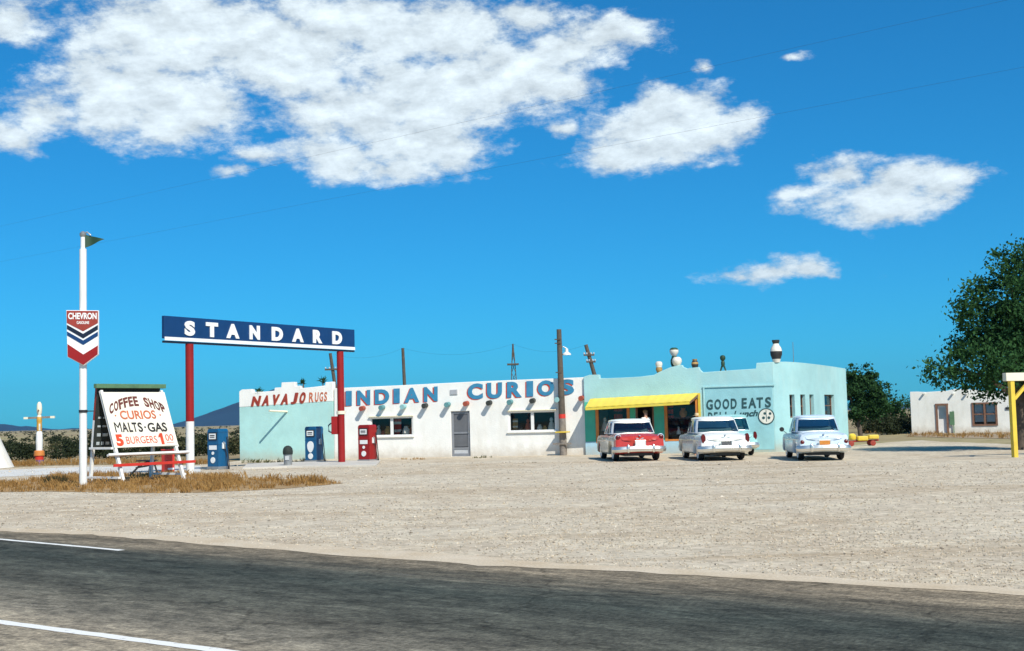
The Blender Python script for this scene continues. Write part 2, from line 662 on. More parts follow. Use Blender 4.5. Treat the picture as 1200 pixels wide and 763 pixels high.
# --- road
RD = (pt(-1200, 529, 100) - CAM)
RD = V((RD.x, RD.y, 0)).normalized()          # along the road, to the left and away
RP = V((RD.y, -RD.x, 0))                      # across
if RP.y < 0:
    RP = -RP                                  # points to the far side
edge_px = [(-500, 598), (-200, 611), (0, 622), (120, 628), (260, 639), (420, 651), (600, 664), (780, 673), (960, 683),
           (1100, 690), (1200, 696), (1400, 707)]
rr = random.Random(5)
edge = []
for i in range(len(edge_px) - 1):
    a, b2 = at(*edge_px[i]), at(*edge_px[i + 1])
    k = max(2, int((b2 - a).length / .35))
    for j in range(k):
        edge.append(a.lerp(b2, j / k) + RP * rr.uniform(-.05, .05))
edge.append(at(*edge_px[-1]))
last = edge[-1]
edge.append(last - RD * 30)
edge.insert(0, edge[0] + RD * 200)
line_near = at(0, 724)
RO = V((line_near.x, line_near.y, 0))


def road_xy(p):
    d = p - RO
    return d.dot(RD), d.dot(RP)


ang = atan2(RD.y, RD.x)
Y_SIGN = 1 if V((-sin(ang), cos(ang), 0)).dot(RP) > 0 else -1


def road_material():
    mt, nt = new_mat('asphalt')
    L = nt.links
    b = N(nt, 'ShaderNodeBsdfPrincipled')
    o = N(nt, 'ShaderNodeOutputMaterial')
    L.new(b.outputs[0], o.inputs[0])
    v = objvec(nt)
    vs = objvec(nt, (.10, 1, 1))
    sx = N(nt, 'ShaderNodeSeparateXYZ')
    L.new(v, sx.inputs[0])
    streak = noise(nt, vs, 1.6, 8, .72)
    # distance across the road, wobbling
    w = N(nt, 'ShaderNodeMath', operation='MULTIPLY_ADD')
    L.new(noise(nt, vs, .8, 6, .7), w.inputs[0])
    w.inputs[1].default_value = 1.6
    flip = N(nt, 'ShaderNodeMath', operation='MULTIPLY')
    L.new(sx.outputs[1], flip.inputs[0])
    flip.inputs[1].default_value = Y_SIGN
    L.new(flip.outputs[0], w.inputs[2])
    rp = N(nt, 'ShaderNodeValToRGB')
    cr = rp.color_ramp
    stops = [(-1.2, (.30, .265, .22)), (-.1, (.27, .24, .20)), (.7, (.175, .165, .145)), (1.6, (.085, .088, .080)),
             (3.4, (.046, .055, .053)), (4.2, (.066, .071, .066)), (4.8, (.145, .13, .108)), (6.2, (.22, .185, .145))]
    lo, hi = -1.5 + .8, 7 + .8
    cr.elements[0].position = (stops[0][0] + .8 - lo) / (hi - lo)
    cr.elements[0].color = (*stops[0][1], 1)
    cr.elements[1].position = (stops[-1][0] + .8 - lo) / (hi - lo)
    cr.elements[1].color = (*stops[-1][1], 1)
    for p, c in stops[1:-1]:
        e = cr.elements.new((p + .8 - lo) / (hi - lo))
        e.color = (*c, 1)
    mr = N(nt, 'ShaderNodeMapRange')
    mr.inputs[1].default_value = lo
    mr.inputs[2].default_value = hi
    L.new(w.outputs[0], mr.inputs[0])
    L.new(mr.outputs[0], rp.inputs[0])
    c = mixc(nt, .9, rp.outputs[0], ramp(nt, streak, .32, .68, (.55, .56, .56), (1.5, 1.46, 1.4)), 'MULTIPLY')
    c = mixc(nt, .7, c, ramp(nt, noise(nt, v, 40, 4, .7), .3, .7, (.6, .6, .6), (1.45, 1.42, 1.38)), 'MULTIPLY')
    c = mixc(nt, .85, c, ramp(nt, noise(nt, objvec(nt, (.5, 1, 1)), 2.6, 10, .82), .36, .64, (.45, .46, .46), (1.7, 1.66, 1.55)), 'MULTIPLY')
    c = mixc(nt, .6, c, ramp(nt, noise(nt, objvec(nt, (.35, 1, 1)), 11, 6, .8), .36, .64, (.5, .5, .5), (1.6, 1.58, 1.5)), 'MULTIPLY')
    c = mixc(nt, .8, c, ramp(nt, noise(nt, objvec(nt, (1, .4, 1)), 24, 5, .8), .36, .64, (.5, .5, .5), (1.55, 1.52, 1.45)), 'MULTIPLY')
    vc = N(nt, 'ShaderNodeTexVoronoi', feature='DISTANCE_TO_EDGE')
    vc.inputs['Scale'].default_value = .42
    wob = N(nt, 'ShaderNodeVectorMath', operation='MULTIPLY_ADD')
    nn_ = N(nt, 'ShaderNodeTexNoise')
    nn_.inputs['Scale'].default_value = 1.6
    nn_.inputs['Detail'].default_value = 6
    L.new(v, nn_.inputs['Vector'])
    L.new(nn_.outputs['Color'], wob.inputs[0])
    wob.inputs[1].default_value = (.9, .9, 0)
    L.new(v, wob.inputs[2])
    L.new(wob.outputs[0], vc.inputs['Vector'])
    c = mixc(nt, .5, c, ramp(nt, vc.outputs['Distance'], .004, .014, (.35, .35, .35), (1, 1, 1)), 'MULTIPLY')
    # dusty scuffs
    sc = ramp(nt, noise(nt, objvec(nt, (.25, 1.3, 1)), 1.2, 7, .75), .60, .72)
    sm = N(nt, 'ShaderNodeMath', operation='MULTIPLY')
    L.new(sc, sm.inputs[0])
    sm.inputs[1].default_value = .5
    c = mixc(nt, sm.outputs[0], c, (.20, .185, .16))
    L.new(c, b.inputs['Base Color'])
    b.inputs['Roughness'].default_value = .95
    b.inputs['Specular IOR Level'].default_value = .08
    bp = N(nt, 'ShaderNodeBump')
    bp.inputs['Strength'].default_value = .5
    bp.inputs['Distance'].default_value = .012
    L.new(noise(nt, v, 60, 4, .7), bp.inputs['Height'])
    L.new(bp.outputs[0], b.inputs['Normal'])
    return mt


M['asphalt'] = road_material()


def road_obj(name, pts, z, mat):
    """polygon given in world points, laid in the road's own axes"""
    rot = Matrix.Rotation(-ang, 3, 'Z')
    l = [rot @ (p - RO) for p in pts]
    tris = geometry.tessellate_polygon([[V((p.x, p.y, 0)) for p in l]])
    o = raw_mesh(name, [(p.x, p.y, 0) for p in l], [tuple(t) for t in tris], mat, loc=(RO.x, RO.y, z))
    o.rotation_euler = (0, 0, ang)
    return tag(o, kind='structure')


near_off = -2.6
road_pts = edge + [edge[-1] + RP * 0 - RP * 12, edge[0] - RP * 14]
# straight near side
a0 = RO + RP * near_off + RD * 260
a1 = RO + RP * near_off - RD * 40
road_pts = edge + [a1, a0]
road_obj('road', road_pts, .004, 'asphalt')

# thin drift of dirt along the road's far edge
mt, nt = new_mat('edge_dirt')
b_ = N(nt, 'ShaderNodeBsdfPrincipled')
o_ = N(nt, 'ShaderNodeOutputMaterial')
nt.links.new(b_.outputs[0], o_.inputs[0])
vv = objvec(nt)
cc = mixc(nt, ramp(nt, noise(nt, vv, 1.0, 6, .7), .35, .65), (.54, .43, .29), (.64, .55, .42))
cc = mixc(nt, .8, cc, ramp(nt, noise(nt, vv, 30, 4, .7), .3, .7, (.65, .63, .6), (1.25, 1.22, 1.18)), 'MULTIPLY')
nt.links.new(cc, b_.inputs['Base Color'])
b_.inputs['Roughness'].default_value = 1
M['edge_dirt'] = mt
rr = random.Random(11)
inner, outer = [], []
for i, p in enumerate(edge[1:-1]):
    inner.append(p + RP * (-.08 + .06 * sin(i * .23) + .03 * sin(i * .9) + rr.uniform(-.03, .03)))
    outer.append(p + RP * (.45 + .14 * sin(i * .11) + .07 * sin(i * .5) + rr.uniform(-.05, .05)))
road_obj('dirt_shoulder', inner + outer[::-1], .008, 'edge_dirt')

# white painted lines
mt, nt = new_mat('line_paint')
b_ = N(nt, 'ShaderNodeBsdfPrincipled')
o_ = N(nt, 'ShaderNodeOutputMaterial')
nt.links.new(b_.outputs[0], o_.inputs[0])
vv = objvec(nt)
cc = mixc(nt, ramp(nt, noise(nt, vv, 9, 7, .75), .34, .42), (.30, .28, .24), (.82, .80, .74))
nt.links.new(cc, b_.inputs['Base Color'])
b_.inputs['Roughness'].default_value = .7
M['line_paint'] = mt


def stripe(px0, px1, w):
    a, b2 = at(*px0), at(*px1)
    rr = random.Random(int(px0[1]))
    n = max(4, int((b2 - a).length / .15))
    d = (b2 - a).normalized()
    q = V((-d.y, d.x, 0))
    A = [a.lerp(b2, i / n) + q * (w / 2 + rr.uniform(-.008, .008)) for i in range(n + 1)]
    B = [a.lerp(b2, i / n) - q * (w / 2 + rr.uniform(-.008, .008)) for i in range(n + 1)]
    road_obj('road_marking', A + B[::-1], .008, 'line_paint')


stripe((-300, 690.5), (330, 773), .135)
stripe((-180, 616), (143, 645.5), .11)

# pale track beyond the grass on the left
tr_px = [(-150, 556), (0, 551), (60, 548.5), (110, 547), (235, 546), (235, 553), (110, 554.5), (60, 556), (0, 559),
         (-150, 566)]
mt = paint('pale_track', (.62, .60, .55), .95, var=.14, vscale=.7, bump=.4, bscale=8)
p3 = [at(*p) for p in tr_px]
tris = geometry.tessellate_polygon([[V((p.x, p.y, 0)) for p in p3]])
tag(raw_mesh('path', [(p.x, p.y, .002) for p in p3], [tuple(t) for t in tris], mt), kind='structure')

# browner earth apron in front of the white house
dp = [at(*p) for p in [(1060, 511), (1075, 507), (1130, 506), (1300, 506), (1320, 517), (1200, 514.5), (1110, 513)]]
mt = paint('bare_earth', (.34, .25, .15), 1, var=.25, vscale=.8, bump=.4, bscale=6)
tris = geometry.tessellate_polygon([[V((p.x, p.y, 0)) for p in dp]])
tag(raw_mesh('earth_verge', [(p.x, p.y, .004) for p in dp], [tuple(t) for t in tris], mt), kind='structure')

# concrete by the pumps
ap = [at(*p) for p in [(284, 550), (336, 548.4), (441, 546.6), (446, 541), (330, 543.5), (290, 545)]]
mb = MB()
mb.prism([(p.x, p.y) for p in ap], lambda a, b, d: V((a, b, d)), -.1, .07)
o = mb.build('concrete_apron', 'concrete', bevel=.015)
tag(o, kind='structure')


# --- far hills
def hills():
    mt = paint('hill_forest', (.008, .030, .050), 1, var=.3, vscale=.004)
    from mathutils import noise as mn
    D = 6000

    def px_x(px):
        return (px - 600) / F * D
    peaks = [(px_x(322), 0, 545, 178, 1.25), (px_x(8), 200, 190, 24, 1.0), (px_x(-30), 300, 260, 40, 1.),
             (px_x(58), 300, 130, 14, 1.), (px_x(200), 300, 200, 13, 1.), (px_x(480), 200, 500, 120, 1.2),
             (px_x(1090), 600, 500, 30, 1.)]
    x0, x1, nx, ny = -3600, 2800, 300, 30
    y0, y1 = 5400, 7000
    vs, fs = [], []
    for j in range(ny + 1):
        y = y0 + (y1 - y0) * j / ny
        for i in range(nx + 1):
            x = x0 + (x1 - x0) * i / nx
            h = 0
            for cx, cy, r, H, e in peaks:
                d = sqrt((x - cx) ** 2 + ((y - 6000 - cy) * .9) ** 2) / r
                if d < 1:
                    h = max(h, H * (1 - d) ** e)
            h += mn.fractal(V((x * .004, y * .004, 0)), 1, 2, 5) * min(h, 20) * .35
            vs.append((x, y, h - 4))
    for j in range(ny):
        for i in range(nx):
            a = j * (nx + 1) + i
            fs.append((a, a + 1, a + nx + 2, a + nx + 1))
    tag(raw_mesh('hills', vs, fs, mt, smooth=True), kind='structure')


hills()

# ================================================================== CURIO SHOP (white)
T_L = fac(391.5, 540)[0]
T_R = fac(687, 533)[0]
shop = thing('curio_shop', 'long white stucco shop with big blue red-edged lettering and coloured roof beam ends', 'shop',
             W((T_L + T_R) / 2, 0, 0))


def win_rect(x0, x1, yt, yb, out=0.0):
    a = fac((x0 + x1) / 2, yt, out)[1]
    b = fac((x0 + x1) / 2, yb, out)[1]
    return rect(fac(x0, yt, out)[0], fac(x1, yt, out)[0], b, a)


w1 = win_rect(434, 483.5, 489, 511)
w2 = win_rect(596, 651, 482, 505.4)
dr = rect(fac(528, 482)[0], fac(550, 482)[0], .02, fac(539, 482)[1])
top = [(391.5, 455), (430, 453.3), (480, 451), (560, 447), (620, 444.6), (655, 443.4), (687, 442)]
top = [fac(*p) for p in top]
outline = [(T_L, GZ), (T_R, GZ)] + top[::-1]
mb = MB()
mb.prism(outline, fmap(), 0, -.3, holes=[w1, w2, dr])
mb.build('front_wall', 'white_stucco', shop, bevel=.02)
mb = MB()
DEP = 9.0
for tt in (T_L + .152, T_R - .152):
    mb.box(W(tt, -.3 - DEP / 2 - .002, 1.5), (.3, DEP, 3.4), FU, FN, UP)
mb.box(W((T_L + T_R) / 2, -.3 - DEP - .152, 1.5), (T_R - T_L, .3, 3.4), FU, FN, UP)
mb.build('rear_wall', 'white_stucco', shop)
mb = MB()
mb.box(W((T_L + T_R) / 2, -.3 - DEP / 2, 2.95), (T_R - T_L - .62, DEP - .01, .16), FU, FN, UP)
mb.build('roof', 'roof_felt', shop)
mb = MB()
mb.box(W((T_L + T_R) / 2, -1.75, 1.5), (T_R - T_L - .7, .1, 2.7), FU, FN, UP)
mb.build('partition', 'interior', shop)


def window_part(parent, r, wall_t, frame_mat, glass, mull=1, fw_=.06, out=0.0, sill=True, bars=0):
    (t0, z0), _, (t1, z1), _ = r
    mb = MB()
    yo = out - .07
    cy = yo
    for a, b, c, d in ((t0, t1, z0 + .002, z0 + fw_), (t0, t1, z1 - fw_, z1 - .002)):
        mb.box(W((a + b) / 2, cy, (c + d) / 2), (b - a - .004, .07, d - c), FU, FN, UP)
    for a in (t0 + fw_ / 2 + .002, t1 - fw_ / 2 - .002):
        mb.box(W(a, cy, (z0 + z1) / 2), (fw_, .065, z1 - z0 - 2 * fw_), FU, FN, UP)
    for k in range(mull):
        tt = t0 + (t1 - t0) * (k + 1) / (mull + 1)
        mb.box(W(tt, cy, (z0 + z1) / 2), (.14 if not bars else .09, .075, z1 - z0 - 2 * fw_), FU, FN, UP)
    if bars:
        mb.box(W((t0 + t1) / 2, cy, (z0 + z1) / 2), (t1 - t0 - 2 * fw_, .06, .06), FU, FN, UP)
    win = mb.build('window', frame_mat, parent)
    mb = MB()
    mb.box(W((t0 + t1) / 2, cy - .01, (z0 + z1) / 2), (t1 - t0 - .04, .012, z1 - z0 - .04), FU, FN, UP)
    mb.build('pane', glass, win)
    if sill:
        mb = MB()
        mb.box(W((t0 + t1) / 2, out + .035, z0 - .035), (t1 - t0 + .16, .1, .06), FU, FN, UP)
        mb.build('sill', 'white_stucco', win, bevel=.008)
    return win


window_part(shop, w1, .3, 'white_paint', 'glass_dark', 1)
window_part(shop, w2, .3, 'white_paint', 'glass_dark', 1)
# narrow drip ledges over the windows
for r in (w1, w2):
    mb = MB()
    mb.box(W((r[0][0] + r[1][0]) / 2, .06, r[2][1] + .05), (r[1][0] - r[0][0] + .1, .12, .05), FU, FN, UP)
    mb.build('window_ledge', 'cream_wood', shop, bevel=.008)
# screen door
(t0, z0), _, (t1, z1), _ = dr
mb = MB()
f_ = .11
mid = z0 + (z1 - z0) * .52
for a in (t0 + f_ / 2 + .003, t1 - f_ / 2 - .003):
    mb.box(W(a, -.10, (z0 + z1) / 2), (f_, .05, z1 - z0 - .01), FU, FN, UP)
for zc, h in ((z1 - f_ / 2 - .005, f_), (mid, .08), (z0 + .38, .08), (z0 + .07, .12)):
    mb.box(W((t0 + t1) / 2, -.10, zc), (t1 - t0 - 2 * f_ - .008, .048, h), FU, FN, UP)
door = mb.build('screen_door', 'screen_grey', shop)
mb = MB()
mb.box(W((t0 + t1) / 2, -.115, (z0 + .4 + z1) / 2), (t1 - t0 - .1, .01, z1 - z0 - .5), FU, FN, UP)
mb.build('screen_mesh', paint('screen_mesh', (.12, .125, .135), .8, var=.15), door)
mb = MB()
mb.box(W((t0 + t1) / 2, -.115, z0 + .22), (t1 - t0 - .1, .012, .34), FU, FN, UP)
mb.build('kick_panel', 'screen_pale', door)
mb = MB()
mb.box(W(t1 - .09, -.06, mid + .05), (.03, .05, .12), FU, FN, UP)
mb.build('handle', 'grey_metal', door)
# parapet vent
vt, vz = fac(532, 459.5)
mb = MB()
mb.box(W(vt, .02, vz), (.36, .04, .24), FU, FN, UP)
for k in range(4):
    mb.box(W(vt, .045, vz - .08 + k * .055), (.30, .02, .025), FU, FN, UP)
mb.build('vent', 'screen_pale', shop)

viga_mats = {'red': paint('viga_red', (.35, .07, .04), .7, var=.2), 'teal': paint('viga_teal', (.10, .26, .27), .7, var=.2),
             'pale': paint('viga_pale', (.28, .52, .52), .7, var=.15), 'black': paint('viga_black', (.03, .035, .03), .7, var=.2)}
vigas = [(423, 479, 'red'), (446, 478, 'teal'), (471, 477, 'pale'), (496.5, 475.8, 'black'), (523, 474.5, 'teal'),
         (545, 473.3, 'red'), (572, 472.5, 'black'), (596.5, 471.6, 'teal'), (623, 470, 'black'), (652.5, 468.6, 'pale'),
         (680.5, 467, 'red')]
for k, (px, py, c) in enumerate(vigas):
    t, z = fac(px, py, .34)
    mb = MB()
    mb.tube([W(t, .02, z + .03), W(t, .2, z + .015), W(t, .35, z)], [.115, .115, .12], 12)
    mb.build('roof_beam', viga_mats[c], shop, smooth=True,
             label={'red': 'red roof beam end', 'teal': 'dark teal roof beam end', 'pale': 'pale teal roof beam end',
                    'black': 'black roof beam end'}[c])


def word_on_wall(parent, slots, left, right, mat, bold, out=.0, thick=.012, italic=0., shadow=None):
    """slots: (letter, x0, x1) photo columns; left/right: (x, y_top, y_bottom) of the word's ends"""
    def P(x, k, du=0, dz=0):
        f = (x - left[0]) / (right[0] - left[0])
        y = left[k] + (right[k] - left[k]) * f
        t, z = fac(x, y, out)
        return W(t + du, out, z + dz)

    def items(du, dz):
        r = []
        for ch, x0, x1 in slots:
            r.append((ch, quad_fn(P(x0, 2, du, dz), P(x1 - italic, 2, du, dz), P(x1, 1, du, dz), P(x0 + italic, 1, du, dz)), FN))
        return r
    if shadow:
        mat2, du, dz = shadow
        for it in items(du, dz):
            mb = MB()
            letters(mb, [it], .006, .003, bold=bold + .01)
            mb.build('letter_outline', mat2, parent)
    for it in items(0, 0):
        mb = MB()
        letters(mb, [it], thick, .003 if not shadow else .010, bold=bold)
        mb.build('letter', mat, parent)


word_on_wall(shop, [('I', 405.2, 412.4), ('N', 418.5, 434), ('D', 439.4, 456.3), ('I', 461.3, 468.6), ('A', 474, 491.5), ('N', 496.7, 513)],
             (405, 458.4, 475.8), (513, 452.9, 470.2), 'letter_blue', .05, shadow=('letter_red', -.06, -.035))
word_on_wall(shop, [('C', 548.2, 566), ('U', 570.7, 588.4), ('R', 594.2, 611.7), ('I', 617, 624.9), ('O', 630.2, 649.4), ('S', 655.3, 673)],
             (548, 449.8, 468.6), (673, 444.2, 462.2), 'letter_blue', .05, shadow=('letter_red', -.06, -.035))

# ================================================================== RUG ANNEX (teal and white)
A_L = fac(281, 541)[0]
A_R = T_L - .004
annex = thing('rug_annex', 'small teal shop block with white stepped parapet carrying red slanted lettering', 'shop',
              W((A_L + A_R) / 2, 0, 0))
bandL, bandR = fac(281, 477.3)[1], fac(391, 470.2)[1]
low = [(A_L, GZ), (A_R, GZ), (A_R, bandR), (A_L, bandL)]
mb = MB()
mb.prism(low, fmap(), 0, -.3)
mb.build('front_wall', 'teal_stucco', annex, bevel=.015)
ptx = [(281, 459), (283.5, 456.5), (295, 456), (296, 459.5), (310, 459), (321.5, 458), (322, 454.5), (329.5, 454),
       (330, 448.2), (345, 447.6), (345.5, 452.5), (352, 452), (353, 455), (372, 453), (381, 451.8), (381.5, 448), (391.4, 447.2)]
up = [fac(*p) for p in ptx]
up[0] = (A_L, up[0][1])
up[-1] = (A_R, up[-1][1])
mb = MB()
mb.prism([(A_L, bandL + .001), (A_R, bandR + .001)] + up[::-1], fmap(), .012, -.31)
mb.build('parapet', 'white_stucco', annex, bevel=.02)
mb = MB()
for tt in (A_L + .151, A_R - .151):
    mb.box(W(tt, -.31 - DEP / 2, 1.5), (.3, DEP - .004, 3.3), FU, FN, UP)
mb.box(W((A_L + A_R) / 2, -.312 - DEP - .15, 1.5), (A_R - A_L - .004, .3, 3.3), FU, FN, UP)
mb.build('rear_wall', 'teal_stucco', annex)
mb = MB()
mb.box(W((A_L + A_R) / 2, -.31 - DEP / 2, 2.7), (A_R - A_L - .62, DEP - .02, .16), FU, FN, UP)
mb.build('roof', 'roof_felt', annex)
word_on_wall(annex, [('N', 294, 306), ('A', 306.5, 317), ('V', 317.5, 328), ('A', 328.5, 339.5), ('J', 340.5, 349.5), ('O', 350, 359)],
             (294, 464.8, 476.2), (359, 459.2, 472.4), M['brown_red'], .04, out=.012, italic=2.6, shadow=('letter_orange', .025, -.02))
word_on_wall(annex, [('R', 362, 368), ('U', 369, 373.6), ('G', 374.3, 379), ('S', 379.7, 383.6)], (362, 460, 471.6), (384, 459.3, 470), 'letter_orange', .02, out=.012, italic=.6)
# bracket sticking out of the teal wall
bt, bz = fac(336.5, 482.4)
mb = MB()
be = fac(315.5, 481.4, 1.08)
mb.tube([W(bt, .005, bz), W(be[0], 1.08, be[1])], .05, 10)
mb.build('bracket', 'cream_wood', annex, smooth=True)

# small plants on the annex parapet
def yucca(px, py, hgt, tilt, label):
    t, z = fac(px, py, -.15)
    base = W(t, -.15, z - .02)
    o = thing('roof_plant', label, 'plant', base, group='plants on the annex roof')
    mb = MB()
    rr = random.Random(int(px))
    topp = base + FU * tilt * hgt + UP * hgt
    mb.tube([base - UP * .25, base.lerp(topp, .5), topp], [.04, .03, .025], 6)
    mb.build('stem', 'bark', o)
    mb = MB()
    for k in range(46):
        d = V((rr.uniform(-1, 1), rr.uniform(-1, 1), rr.uniform(-.3, 1))).normalized()
        s = d.cross(V((rr.random(), rr.random(), rr.random()))).normalized() * .03
        p = topp + V((rr.uniform(-.1, .1), rr.uniform(-.1, .1), rr.uniform(-.15, .05)))
        q = p + d * rr.uniform(.12, .3)
        mb.add([p - s, p + s, q], [(0, 1, 2)])
    mb.build('foliage', 'leaf_elm', o)


yucca(356.5, 453.5, .28, -.35, 'leaning spiky plant right of the stepped parapet top')
yucca(378.5, 452, .32, .0, 'spiky plant near the red sign post on parapet')
yucca(303, 458.5, .06, .3, 'low green plant at the left end of the annex parapet')

# ================================================================== CAFE (pale teal)
CO = .12     # the cafe front stands a little proud
C_L = T_R + .004
C_CORNER = fac(909, 530, CO)[0]
cafe = thing('cafe', 'pale turquoise stucco cafe with yellow awning and dark painted wall lettering', 'cafe',
             W((C_L + C_CORNER) / 2, 0, 0))
cw = win_rect(698, 737, 471, 519, CO)
cdoor = rect(fac(744.5, 480, CO)[0], fac(766, 480, CO)[0], .06, fac(755, 474, CO)[1])
cw2 = win_rect(778.5, 817.5, 468, 517, CO)
ct = [(687, 441.5), (691, 439.2), (702, 439.0), (702.6, 443.2), (711, 443.2), (728, 442.6), (750, 441.4), (766.5, 439.3),
      (772, 436.2), (786, 430.2), (799, 427.6), (800.5, 430), (806, 432.2), (807, 431.4), (819, 430.2), (820, 433), (823.5, 436.3), (850, 434.4),
      (885.8, 432), (886.4, 425.4), (909, 424)]
ct = [fac(*p, CO) for p in ct]
ct[0] = (C_L, ct[0][1])
ct[-1] = (C_CORNER, ct[-1][1])
plz = fac(700, 516.5, CO)[1]
plz = .62
sr = win_rect(826, 909, 454.5, 515, CO)
sp_t0 = fac(826, 455, CO)[0]
sp_t1 = fac(914, 452, CO)[0]
mb = MB()
mb.prism([(C_L, GZ), (C_CORNER, GZ)] + ct[::-1], fmap(CO), 0, -.3, holes=[cw, cdoor, cw2])
mb.build('front_wall', 'cafe_stucco', cafe, bevel=.02)
# painted plinth skins between the openings
mb = MB()
for a, b in ((C_L + .01, cdoor[0][0] - .01), (cdoor[1][0] + .01, fac(822, 520, CO)[0])):
    mb.box(W((a + b) / 2, CO + .012, .29), (b - a, .022, .60), FU, FN, UP)
mb.build('plinth', 'plinth_stucco', cafe, bevel=.006)
M['green_wall'] = paint('green_wall', (.08, .46, .32), .85, var=.1, vscale=2, bump=.4, bscale=14, spec=.2)  # green skins on the front wall from plinth top to awning
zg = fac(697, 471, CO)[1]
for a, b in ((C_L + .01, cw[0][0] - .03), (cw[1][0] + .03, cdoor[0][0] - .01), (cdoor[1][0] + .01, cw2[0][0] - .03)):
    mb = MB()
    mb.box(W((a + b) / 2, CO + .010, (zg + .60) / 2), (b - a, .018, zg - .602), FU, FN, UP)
    mb.build('green_panel', 'green_wall', cafe, bevel=.004)
# framed sign panel on the wall
mb = MB()
z_top = fac(868, 453.2, CO)[1]
fa, fb = sp_t0, C_CORNER - .03
mb.box(W((fa + fb) / 2, CO + .03, z_top + .03), (fb - fa + .2, .06, .07), FU, FN, UP)
mb.box(W(fa - .05, CO + .028, (z_top + .3) / 2), (.08, .05, z_top - .3), FU, FN, UP)
mb.build('sign_moulding', 'cafe_stucco', cafe, bevel=.01)
mb = MB()
mb.box(W((fa + fb) / 2, CO + .006, (z_top + .1) / 2), (fb - fa - .02, .010, z_top - .12), FU, FN, UP)
mb.build('sign_panel', 'sign_stucco', cafe)
SO = CO + .012
word_on_wall(cafe, [('G', 827.8, 835.4), ('O', 837.3, 845), ('O', 846.9, 854.6), ('D', 856.5, 863.4), ('E', 869.3, 875.2), ('A', 877, 886.3), ('T', 886.6, 894.2), ('S', 896.6, 903.6)],
             (828, 468.4, 480.4), (903, 465.2, 477.4), 'letter_dark', .03, out=SO)
word_on_wall(cafe, [('D', 830, 835), ('E', 837, 841.2), ('L', 843.5, 847.5), ('I', 850, 851.4)], (830, 483.4, 493), (852, 482.6, 492), 'letter_dark', .02, out=SO)
word_on_wall(cafe, [('L', 859.5, 865.5), ('unch', 866, 889.5)], (860, 481.6, 489.4), (889, 480.4, 487.4), 'letter_dark', .035, out=SO, italic=2.2)
# round badge
bt, bz = fac(898, 488, SO)
mb = MB()
cb = W(bt, SO + .003, bz)
mb.lathe([(.36, 0), (.36, .012)], cb, 28, axis=FN, mi=0)
mb.lathe([(.31, .0121), (.31, .016)], cb, 28, axis=FN, mi=1)
for du, dv, r in ((-.12, -.06, .065), (.11, -.06, .065), (-.06, .13, .06), (.17, .12, .06)):
    mb.lathe([(r, .0162), (r, .02)], cb + FU * du + UP * dv, 14, axis=FN, mi=0)
mb.box(cb + UP * .02 + FN * .0175, (.03, .004, .5), FU, FN, UP, mi=0)
mb.build('round_emblem', ['letter_dark', M['pot_white']], cafe)

# orange framed shop windows and the doorway
def open_frame(r, name, mat, wd=.1, out=CO, depth=.14):
    (t0, z0), _, (t1, z1), _ = r
    mb = MB()
    for a in (t0 + wd / 2 - .02, t1 - wd / 2 + .02):
        mb.box(W(a, out - .06 + .03, (z0 + z1) / 2), (wd, depth, z1 - z0 - .01), FU, FN, UP)
    for zc in (z0 + .05, z1 - .05):
        mb.box(W((t0 + t1) / 2, out - .06 + .03, zc), (t1 - t0 - 2 * wd + .03, depth - .01, .08), FU, FN, UP)
    w_ = mb.build(name, mat, cafe, bevel=.006)
    mb = MB()
    mb.box(W((t0 + t1) / 2, out - .09, (z0 + z1) / 2), (t1 - t0 - .1, .012, z1 - z0 - .1), FU, FN, UP)
    mb.build('pane', 'glass_dark', w_)
    return w_


open_frame(cw, 'shop_window', 'orange_paint', .13)
open_frame(cw2, 'shop_window', 'orange_paint', .13)
(t0, z0), _, (t1, z1), _ = cdoor
mb = MB()
for a in (t0 + .04, t1 - .04):
    mb.box(W(a, CO - .1, (z0 + z1) / 2), (.08, .12, z1 - z0 - .01), FU, FN, UP)
mb.box(W((t0 + t1) / 2, CO - .1, z1 - .04), (t1 - t0 - .17, .12, .07), FU, FN, UP)
mb.build('door_frame', 'brown_wood', cafe)
mb = MB()
mb.box(W((t0 + t1) / 2, CO + .66, .055), (t1 - t0 + .5, 1.26, .32), FU, FN, UP)
mb.build('door_step', 'concrete', cafe, bevel=.02)
# awning
def awn_pt(px, py):
    return fac(px, py, CO)


tA, zA = fac(698, 467.2, CO)
tB, zB = fac(818.5, 460.6, CO)
PRJ = 1.06
zf_l = fac(686, 477.2, CO + PRJ)
zf_r = fac(808, 470, CO + PRJ)
pA0, pB0 = W(tA - .25, CO + .02, zA), W(tB, CO + .02, zB)
pA1, pB1 = W(zf_l[0], CO + PRJ, zf_l[1]), W(zf_r[0], CO + PRJ, zf_r[1])
mb = MB()
nseg = 26
dn = V((0, 0, -.035))
for k in range(nseg + 1):
    s = k / nseg
    bump = .012 * (k % 2)
    for p, q in ((pA0, pB0), (pA1, pB1)):
        c = p.lerp(q, s)
        mb.v.append(tuple(c + UP * bump))
        mb.v.append(tuple(c + UP * bump + dn))
for k in range(nseg):
    b = k * 4
    mb.f += [(b, b + 2, b + 6, b + 4), (b + 1, b + 5, b + 7, b + 3), (b + 2, b + 3, b + 7, b + 6), (b, b + 4, b + 5, b + 1)]
    mb.m += [0] * 4
mb.f += [(0, 1, 3, 2), (nseg * 4, nseg * 4 + 2, nseg * 4 + 3, nseg * 4 + 1)]
mb.m += [0, 0]
awn = mb.build('awning', 'yellow_metal', cafe)
mb = MB()
mb.box((pA1 + pB1) / 2 - UP * .09, ((pB1 - pA1).length, .03, .10), (pB1 - pA1).normalized(), FN)
mb.build('awning_fascia', 'yellow_metal', awn)
mb = MB()
